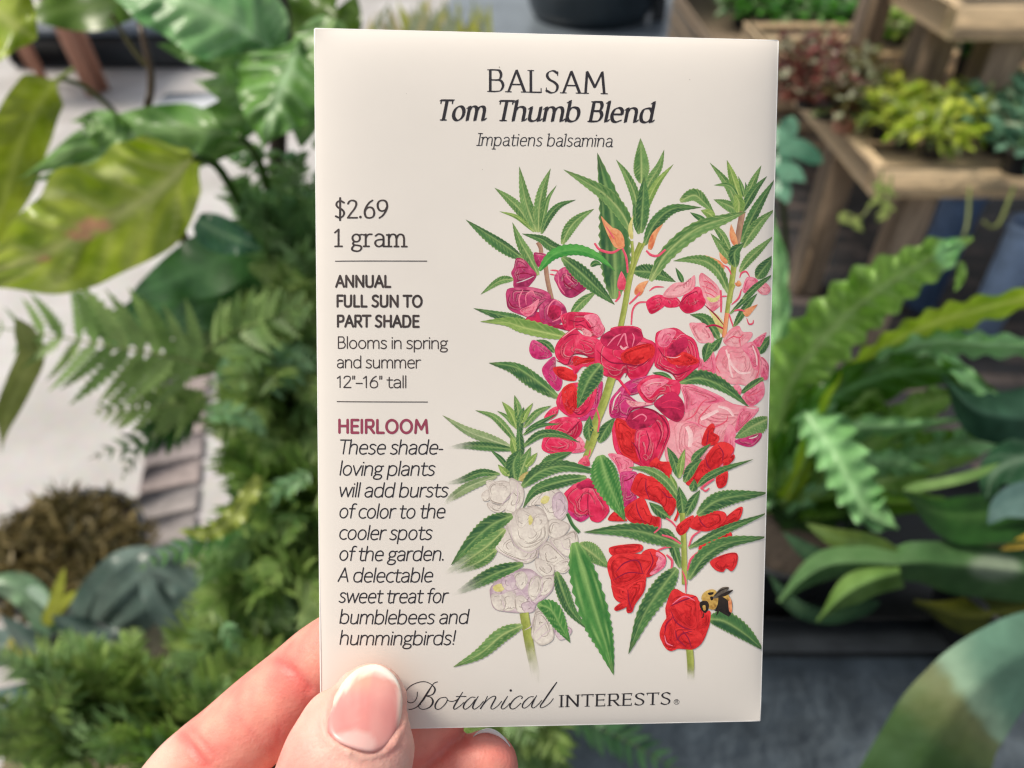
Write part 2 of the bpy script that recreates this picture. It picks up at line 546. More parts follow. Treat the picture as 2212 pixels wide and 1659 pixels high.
# ------------------------------------------------------------------ printed lettering: a pen drawn alphabet
# x-height .70, capitals 1.0; l = straight strokes, c = smooth curve, o = ellipse, d = dot
GL = {
 'a': (.53, "c .08,.60 .19,.70 .33,.685 .43,.58 .445,.42|l .445,.46 .445,0|c .445,.40 .25,.385 .10,.32 .06,.18 .12,.04 .25,-.01 .38,.07 .445,.2"),
 'b': (.59, "l .07,1.03 .07,0|c .07,.48 .17,.67 .31,.70 .46,.61 .52,.35 .46,.08 .3,-.01 .15,.04 .07,.18"),
 'c': (.48, "c .45,.63 .32,.70 .17,.65 .07,.48 .07,.21 .18,.04 .33,-.01 .46,.06"),
 'd': (.60, "l .52,1.03 .52,0|c .52,.50 .42,.67 .28,.70 .12,.62 .06,.35 .12,.08 .28,-.01 .43,.05 .52,.2"),
 'e': (.55, "l .075,.375 .49,.375|c .49,.375 .47,.57 .38,.68 .27,.70 .13,.61 .065,.35 .13,.08 .29,-.01 .47,.06"),
 'f': (.33, "c .38,1.0 .27,1.03 .18,.95 .16,.8|l .16,.82 .16,0|l .02,.67 .33,.67"),
 'g': (.52, "o .24,.475,.175,.215|l .36,.64 .5,.68|c .15,.28 .09,.17 .15,.08 .31,.055 .44,.01 .48,-.11 .39,-.25 .23,-.28 .07,-.22 .05,-.09 .15,.06"),
 'h': (.56, "l .07,1.03 .07,0|c .07,.46 .17,.66 .31,.70 .43,.63 .47,.46|l .47,.48 .47,0"),
 'i': (.16, "l .08,.69 .08,0|d .08,.93,.055"),
 'l': (.16, "l .08,1.03 .08,0"),
 'm': (.85, "l .07,.69 .07,0|c .07,.46 .16,.66 .28,.70 .38,.63 .42,.46|l .42,.48 .42,0|c .42,.46 .51,.66 .63,.70 .73,.63 .77,.46|l .77,.48 .77,0"),
 'n': (.56, "l .07,.69 .07,0|c .07,.46 .17,.66 .31,.70 .43,.63 .47,.46|l .47,.48 .47,0"),
 'o': (.58, "o .29,.345,.225,.355"),
 'p': (.59, "l .07,.69 .07,-.29|c .07,.48 .17,.67 .31,.70 .46,.61 .52,.35 .46,.08 .3,-.01 .15,.04 .07,.18"),
 'r': (.36, "l .07,.69 .07,0|c .07,.44 .13,.61 .23,.69 .35,.69"),
 's': (.45, "c .39,.62 .27,.70 .13,.675 .08,.55 .15,.42 .30,.335 .39,.2 .34,.05 .2,-.01 .05,.06"),
 't': (.38, "l .15,.90 .15,.2|c .15,.24 .17,.06 .26,-.01 .37,.03|l .02,.67 .36,.67"),
 'u': (.56, "l .08,.69 .08,.22|c .08,.25 .11,.06 .24,-.01 .38,.05 .47,.22|l .47,.69 .47,0"),
 'v': (.48, "l .02,.69 .24,0 .46,.69"),
 'w': (.75, "l .02,.69 .19,0 .375,.67 .56,0 .73,.69"),
 'A': (.60, "l .02,0 .30,1.0 .58,0|l .12,.34 .48,.34"),
 'B': (.59, "l .09,0 .09,1|l .09,1 .26,1|c .26,1 .40,.97 .46,.78 .41,.58 .26,.53|l .26,.53 .09,.53|c .26,.53 .45,.5 .53,.28 .44,.05 .26,0|l .26,0 .09,0"),
 'D': (.66, "l .09,0 .09,1|l .09,1 .24,1|c .24,1 .47,.92 .58,.5 .47,.08 .24,0|l .24,0 .09,0"),
 'E': (.50, "l .45,0 .09,0 .09,1 .45,1|l .09,.52 .41,.52"),
 'F': (.48, "l .09,0 .09,1 .45,1|l .09,.51 .41,.51"),
 'H': (.64, "l .09,0 .09,1|l .55,0 .55,1|l .09,.52 .55,.52"),
 'I': (.20, "l .10,0 .10,1"),
 'L': (.47, "l .09,1 .09,0 .43,0"),
 'M': (.80, "l .08,0 .14,1 .40,.28 .66,1 .72,0"),
 'N': (.67, "l .09,0 .09,1 .58,0 .58,1"),
 'O': (.74, "o .37,.5,.30,.505"),
 'P': (.55, "l .09,0 .09,1|l .09,1 .27,1|c .27,1 .43,.97 .49,.73 .43,.5 .27,.45|l .27,.45 .09,.45"),
 'R': (.57, "l .09,0 .09,1|l .09,1 .27,1|c .27,1 .43,.97 .49,.73 .43,.5 .27,.46|l .27,.46 .09,.46|l .27,.46 .52,0"),
 'S': (.51, "c .43,.90 .29,1.01 .13,.94 .08,.77 .16,.6 .33,.47 .43,.30 .38,.07 .22,-.01 .05,.09"),
 'T': (.54, "l .0,1 .54,1|l .27,1 .27,0"),
 'U': (.62, "l .08,1 .08,.3|c .08,.33 .12,.07 .30,-.01 .48,.07 .53,.33|l .53,.3 .53,1"),
 '1': (.40, "l .05,.80 .22,.98 .22,0"),
 '2': (.53, "c .06,.80 .13,.94 .27,.99 .42,.92 .45,.74 .36,.5 .19,.24 .05,.0|l .05,0 .49,0"),
 '6': (.57, "c .42,.99 .26,.84 .12,.58 .06,.32 .12,.06 .29,-.01 .46,.08 .51,.3 .44,.53 .29,.60 .14,.52 .07,.36"),
 '9': (.57, "c .15,.0 .31,.15 .45,.41 .51,.67 .45,.93 .28,1.0 .11,.91 .06,.69 .13,.46 .28,.39 .43,.47 .50,.63"),
 '$': (.54, "c .45,.86 .29,.97 .13,.91 .08,.75 .16,.6 .34,.48 .45,.30 .39,.09 .22,.01 .05,.1|l .26,1.14 .26,-.14"),
 '.': (.18, "d .08,.04,.068"), '-': (.27, "l .04,.33 .23,.33"), '~': (.42, "l .03,.36 .39,.36"),
 '"': (.26, "l .08,1.0 .07,.74|l .19,1.0 .18,.74"), '!': (.22, "l .12,1.02 .11,.26|d .11,.04,.062"), ' ': (.23, ""),
}
# serifs: (x, y, half length) of the little cross strokes; v = upright tick at a stroke end
SERIF = {'B': [(.07, 0, .07), (.07, 1, .07)], 'A': [(.02, 0, .10), (.58, 0, .12)], 'L': [(.09, 1, .10), (.07, 0, .06), ('v', .44, .09, .09)],
 'S': [('v', .44, .88, .09), ('v', .05, .12, .09)], 'M': [(.08, 0, .10), (.72, 0, .11)], 'I': [(.10, 0, .11), (.10, 1, .11)],
 'N': [(.09, 0, .10), (.07, 1, .07), (.58, 1, .11)], 'T': [(.27, 0, .11), ('v', .01, .93, .09), ('v', .53, .93, .09)],
 'E': [(.06, 0, .06), (.06, 1, .06), ('v', .45, .92, .08), ('v', .46, .09, .09), ('v', .40, .52, .06)], 'R': [(.09, 0, .10), (.07, 1, .07), (.55, 0, .07)]}
SLAB = {'r': [(.10, 0, .13), (.03, .66, .06)], 'm': [(.08, 0, .12), (.42, 0, .10), (.78, 0, .12), (.03, .66, .06)], '1': [(.22, 0, .17)],
 'a': [(.50, 0, .06)], 'g': [], 'I': [(.10, 0, .14), (.10, 1, .14)], 'p': [(.08, -.29, .12), (.03, .66, .05)], 'n': [(.03, .66, .05)],
 'b': [(.03, 1.0, .05)], 'l': [(.03, 1.0, .05)], 'i': [(.03, .66, .05)]}
FLICK = {'a': (.445, .0), 'm': (.77, 0), 'n': (.47, 0), 'h': (.47, 0), 'u': (.47, 0), 'l': (.08, 0), 'd': (.52, 0), 'i': (.08, 0)}
SOFT = 'maldin'
HEAD = {'m': (.07, .69), 'n': (.07, .69), 'u': (.08, .69), 'h': (.07, 1.03), 'b': (.07, 1.03), 'l': (.08, 1.03), 'p': (.07, .69), 'i': (.08, .69), 'd': (.52, 1.03), 'r': (.07, .69)}

def parse(s):
    out = []
    for part in s.split('|'):
        if not part: continue
        q = part.split(' ')
        k = q[0]
        if k in 'lc':
            out.append((k, [tuple(map(float, t.split(','))) for t in q[1:]]))
        else:
            out.append((k, tuple(map(float, q[1].split(',')))))
    return out

class Ink:
    """strokes drawn with an elliptical nib on the packet, in frame units"""
    def __init__(s):
        s.v, s.f, s.n, s.z = [], [], 0, 0
    def poly(s, pts):
        n = len(s.v)
        off = 0.000040 + (s.z % 7) * 0.0000003
        s.v += [pk(*pk_uv(x, y), off) for x, y in pts]
        return n
    def fan(s, pts):
        n = s.poly(pts)
        s.f.append(tuple(range(n, n + len(pts))))
        s.z += 1
    def ribbon(s, pts, hw):
        """pts: centre line, hw: half width at each"""
        m = len(pts)
        L, Rr = [], []
        for i, (x, y) in enumerate(pts):
            a, b = pts[max(i - 1, 0)], pts[min(i + 1, m - 1)]
            dx, dy = b[0] - a[0], b[1] - a[1]
            q = math.hypot(dx, dy) or 1
            nx, ny = -dy / q, dx / q
            w = hw[i]
            L.append((x + nx * w, y + ny * w)); Rr.append((x - nx * w, y - ny * w))
        n = s.poly(L + Rr)
        for i in range(m - 1):
            s.f.append((n + i, n + i + 1, n + m + i + 1, n + m + i))
        s.z += 1
    def nib(s, pts, a, b, th, tr, caps=True):
        ca, sa = math.cos(th), math.sin(th)
        P = [tr(p) for p in pts]
        m = len(P)
        def hw(dx, dy):
            q = math.hypot(dx, dy) or 1
            nx, ny = -dy / q, dx / q
            ny = -ny                      # frame y runs down
            return math.hypot(a * (nx * ca + ny * sa), b * (-nx * sa + ny * ca))
        ws = []
        for i in range(m):
            p, q = P[max(i - 1, 0)], P[min(i + 1, m - 1)]
            ws.append(hw(q[0] - p[0], q[1] - p[1]))
        s.ribbon(P, ws)
        if caps:
            for p in (P[0], P[-1]):
                s.fan([(p[0] + a * math.cos(t) * ca - b * math.sin(t) * sa, p[1] - (a * math.cos(t) * sa + b * math.sin(t) * ca))
                       for t in [k * math.pi / 6 for k in range(12)]])
    def line(s, text, x0, x1, y, cap, a, b=None, th=0.0, shear=0.0, style=None, slope=None, gap=0.0):
        """text from x0 to x1 with its base line at y (frame units); a, b: nib half axes as a share of cap height"""
        b = a if b is None else b
        adv = sum(GL[c][0] + gap for c in text) - gap
        kx = (x1 - x0) / adv
        if slope is None: slope = 0.026 - 0.0471 * (y - 70) / 1490
        pen = 0.0
        for c in text:
            def tr(p, pen=pen):
                X = x0 + (pen + p[0]) * kx + p[1] * cap * shear
                return X, y + slope * (X - x0) - p[1] * cap
            for k, d in parse(GL[c][1]):
                if k == 'c':
                    s.nib(crom(d, 5 * len(d)), a * cap, b * cap, th, tr)
                elif k == 'l':
                    for p, q in zip(d, d[1:]):
                        s.nib([(p[0] + (q[0] - p[0]) * i / 4, p[1] + (q[1] - p[1]) * i / 4) for i in range(5)], a * cap, b * cap, th, tr)
                elif k == 'o':
                    cx, cy, rx, ry = d
                    s.nib([(cx + rx * math.cos(t), cy + ry * math.sin(t)) for t in [2 * math.pi * i / 28 for i in range(29)]], a * cap, b * cap, th, tr, False)
                elif k == 'd':
                    x, yy, r = d
                    X, Y = tr((x, yy))
                    r = max(r, a * 1.25) * cap
                    s.fan([(X + r * math.cos(t), Y + r * math.sin(t)) for t in [k2 * math.pi / 7 for k2 in range(14)]])
            sb = min(b, 0.024) * cap if style == 'serif' else a * 0.8 * cap
            tab = SERIF if style == 'serif' else SLAB if style in ('slab', 'slabit') else {}
            for e in tab.get(c, []):
                if e[0] == 'v':
                    s.nib([(e[1], e[2] - e[3]), (e[1], e[2] + e[3])], sb, sb, 0, tr)
                elif style != 'slabit' or e[1] in (0, 1) and c == 'I' or e[1] < 0 or e[2] < .07:
                    s.nib([(e[0] - e[2], e[1]), (e[0] + e[2], e[1])], sb, sb, 0, tr)
            if style in ('bolditalic', 'slabit'):
                if c in FLICK and style != 'slabit':
                    x, yy = FLICK[c]
                    s.nib(crom([(x, .16), (x + .02, .03), (x + .08, .02), (x + .14, .10)], 8), a * .55 * cap, b * .8 * cap, th, tr)
                if c in HEAD and style == 'bolditalic':
                    x, yy = HEAD[c]
                    s.nib([(x, yy - .02), (x - .11, yy - .09)], a * .4 * cap, b * .8 * cap, th, tr)
                if style == 'bolditalic' and c in 'TB':
                    for e in SERIF[c]:
                        if e[0] == 'v': s.nib([(e[1], e[2] - e[3]), (e[1], e[2] + e[3])], b * cap, b * cap, 0, tr)
                        else: s.nib([(e[0] - e[2] * 1.2, e[1]), (e[0] + e[2] * 1.2, e[1])], b * cap, b * cap, 0, tr)
            pen += GL[c][0] + gap
    def obj(s, name, m):
        return mesh_obj(name, s.v, s.f, m, packet, smooth=False)

# title
k = Ink(); k.line("BALSAM", 1053, 1306, 205.5, 47, .064, .021, R(22), 0, 'serif', gap=.10); k.obj("title_lettering", M_INK)
k = Ink()
for w, xa, xb in (("Tom", 946, 1046), ("Thumb", 1072, 1247), ("Blend", 1267, 1403)):
    k.line(w, xa, xb, 266.3 + (xa - 948) * .0127, 42, .094, .031, R(24), .20, 'bolditalic', slope=.0127, gap=.08)
k.obj("title_lettering", M_INK)
k = Ink(); k.line("Impatiens balsamina", 1031, 1318, 320.7, 25.4, .045, .034, R(15), .16, 'slabit', slope=.012, gap=.05); k.obj("botanical_name_lettering", M_INK)
# price, weight
k = Ink(); k.line("$2.69", 725.8, 842, 472.8, 37.4, .062, .044, R(15), 0, 'slab', gap=.04)
k.line("1 gram", 724, 879, 533.8, 37.1, .060, .044, R(15), 0, 'slab', gap=.09)
k.obj("price_lettering", M_INKB)
for y, xa, xb in ((565.6, 726.6, 924.5), (866.4, 730.8, 926.2)):
    k = Ink()
    k.ribbon([(xa + (xb - xa) * i / 40, y + (1.0 if y < 700 else .4) * i / 40) for i in range(41)], [.95] * 41)
    k.obj("printed_rule", M_INKB)
k = Ink()
k.line("ANNUAL", 728.5, 847, 620.4, 23.3, .104, gap=.05)
k.line("FULL SUN TO", 729.4, 915, 662.6, 23.3, .104, gap=.05)
k.line("PART SHADE", 730.3, 908, 705.6, 23.3, .104, gap=.05)
k.obj("growing_conditions_lettering", M_INKB)
k = Ink()
k.line("Blooms in spring", 731, 969, 752.2, 24.5, .050)
k.line("and summer", 730, 911, 793.8, 24.5, .050)
k.line('12"~16" tall', 730, 882, 836, 24.5, .050)
k.obj("bloom_time_lettering", M_INKB)
k = Ink(); k.line("HEIRLOOM", 733, 928, 932.6, 27, .104, gap=.05); k.obj("heirloom_lettering", M_INKR)
k = Ink()
for t, xa, xb, y in (("These shade-", 734.5, 958, 978), ("loving plants", 735, 941, 1023.6), ("will add bursts", 734, 969, 1069.8), ("of color to the", 734, 963, 1115),
        ("cooler spots", 734, 935, 1160.9), ("of the garden.", 734, 962, 1206), ("A delectable", 733, 937, 1252), ("sweet treat for", 734, 968, 1296.8),
        ("bumblebees and", 735, 1013, 1342.3), ("hummingbirds!", 735, 985, 1387.9)):
    k.line(t, xa, xb, y, 29.3, .048, None, 0, .16)
k.obj("description_lettering", M_INK)
# maker's name: script word traced stroke by stroke, then capitals
SCRIPT = [
 "855,400,2.2 848,462,2.4 812,508,2.4 765,505,3.2 737,455,4.4 745,395,4 800,335,2.8 890,300,2.2 955,306,2.4 1008,342,6 1025,380,9 1000,425,5.5 938,442,2",
 "938,442,2 985,455,6 1004,500,10 975,552,6.5 915,578,3 872,562,3.4 872,532,5 890,528,3",
 "1052,298,2 1010,318,3 960,395,8.5 905,485,9.5 855,548,5.5 810,574,3 770,580,2",
 "1120,452,3 1070,464,4.5 1030,520,8.5 1028,565,6.5 1065,574,3 1115,530,4.5 1142,480,5 1130,455,4 1120,452,3",
 "1138,466,3 1152,486,3 1185,494,3 1222,484,3 1246,468,3",
 "1290,398,3 1245,475,7.5 1205,548,7.5 1212,574,4.5 1258,545,2 1305,500,2", "1225,444,2.6 1275,442,2.6 1325,443,2.4",
 "1412,452,3 1370,452,3.5 1318,500,7 1296,550,7.5 1315,574,4 1362,540,2.2 1412,470,2.4",
 "1440,438,3 1400,510,8 1386,556,7 1405,572,4 1450,540,2 1490,490,2",
 "1528,438,2.5 1500,500,6 1458,572,7", "1470,550,2 1530,475,2.2 1585,440,4.5 1606,455,7 1575,520,7.5 1560,560,6 1580,572,3.5 1625,540,2 1665,490,2",
 "1722,438,3 1685,500,7.5 1660,552,6.5 1675,572,3.5 1712,548,2 1745,510,2",
 "1852,468,5 1862,448,5 1835,438,4 1785,470,6 1745,530,8 1752,566,6 1790,566,3.4 1850,510,2.2",
 "1972,446,3 1930,450,3.5 1880,498,7 1862,545,7 1885,562,4 1930,530,2.2 1978,462,2.4",
 "2000,432,3 1965,500,8 1952,546,6.5 1972,560,3.8 2015,525,2 2050,480,2",
 "2192,298,5 2140,375,8 2070,485,8 2036,540,6.5 2048,560,4 2095,538,2.2 2135,500,2 2160,462,2"]
k = Ink()
for st in SCRIPT:
    q = crom([tuple(map(float, t.split(','))) for t in st.split()], 34)
    k.ribbon([(713.2 + p[0] * .22321, 1398.9 + p[1] * .22321) for p in q], [max(p[2] * .9, 3.8) * .22321 for p in q])
k.fan([(713.2 + (1750 + 12 * math.cos(t)) * .22321, 1398.9 + (382 + 12 * math.sin(t)) * .22321) for t in [i * .45 for i in range(14)]])
k.line("INTERESTS", 1208, 1448, 1522, 26.5, .080, .032, R(20), 0, 'serif', slope=-.0235, gap=.09)
k.line("R", 1457.2, 1462.4, 1514, 6.6, .07)
k.ribbon([(1459.6 + 5.6 * math.cos(t), 1511.2 + 5.6 * math.sin(t)) for t in [i * 2 * math.pi / 24 for i in range(25)]], [.45] * 25)
k.obj("maker_lettering", M_INK)
# ------------------------------------------------------------------ the painted flowers: one printed mesh
# crops: (x0, y0, scale) of the drawing boards in which each group of shapes was laid out
CROP = {1: (987.5, 296.2, .21164), 2: (1316.7, 296.2, .21164), 3: (987.5, 603.5, .21164), 4: (1316.7, 603.5, .21164),
        5: (954.6, 866.8, .21164), 6: (1305.7, 899.7, .21164), 7: (954.6, 1130.1, .23148), 8: (1305.7, 1130.1, .23148)}
# leaf paints: dark half, light half, midrib, edge
LP = {'g': ((68, 114, 58), (126, 164, 96), (200, 212, 138), (148, 174, 98)),
      'd': ((42, 84, 52), (84, 132, 72), (168, 196, 118), (132, 164, 94)),
      'y': ((96, 136, 62), (158, 184, 98), (212, 222, 140), (150, 178, 88)),
      'b': ((44, 132, 52), (104, 182, 84), (120, 186, 96), (66, 140, 56)),
      'p': ((104, 132, 84), (160, 178, 126), (206, 212, 166), (150, 170, 110)),
      's': ((134, 146, 62), (186, 194, 100), (206, 208, 130), (150, 150, 84)),
      'v': ((48, 112, 50), (84, 146, 70), (164, 200, 118), (104, 158, 84)),
      'o': ((168, 150, 88), (206, 184, 120), (214, 200, 130), (170, 128, 84)),
      'k': ((150, 112, 92), (190, 150, 120), (200, 160, 130), (170, 110, 100))}
# petal paints: inside, outside, streak
FP = {'P': ((158, 34, 84), (204, 66, 118), (120, 20, 62)), 'C': ((214, 22, 70), (242, 64, 106), (164, 12, 54)),
      'R': ((206, 26, 32), (240, 56, 56), (160, 12, 24)), 'K': ((232, 92, 128), (246, 150, 168), (206, 50, 96)),
      'L': ((246, 196, 196), (240, 136, 152), (214, 84, 112)), 'W': ((236, 227, 213), (212, 200, 190), (142, 124, 116)), 'I': ((252, 222, 218), (247, 186, 190), (236, 140, 156)),
      'V': ((226, 208, 208), (196, 170, 182), (140, 104, 124)), 'M': ((196, 30, 100), (222, 72, 134), (140, 14, 70)),
      'O': ((226, 130, 84), (240, 176, 124), (190, 80, 60)), 'Y': ((212, 202, 120), (226, 216, 150), (186, 166, 100)),
      'D': ((160, 18, 62), (210, 40, 88), (112, 8, 42)), 'B': ((30, 24, 22), (48, 38, 32), (12, 10, 10)),
      'T': ((178, 132, 58), (222, 186, 102), (120, 84, 40)), 'S': ((222, 66, 96), (240, 108, 128), (170, 30, 60)), 'G': ((74, 66, 58), (110, 100, 88), (50, 44, 40))}
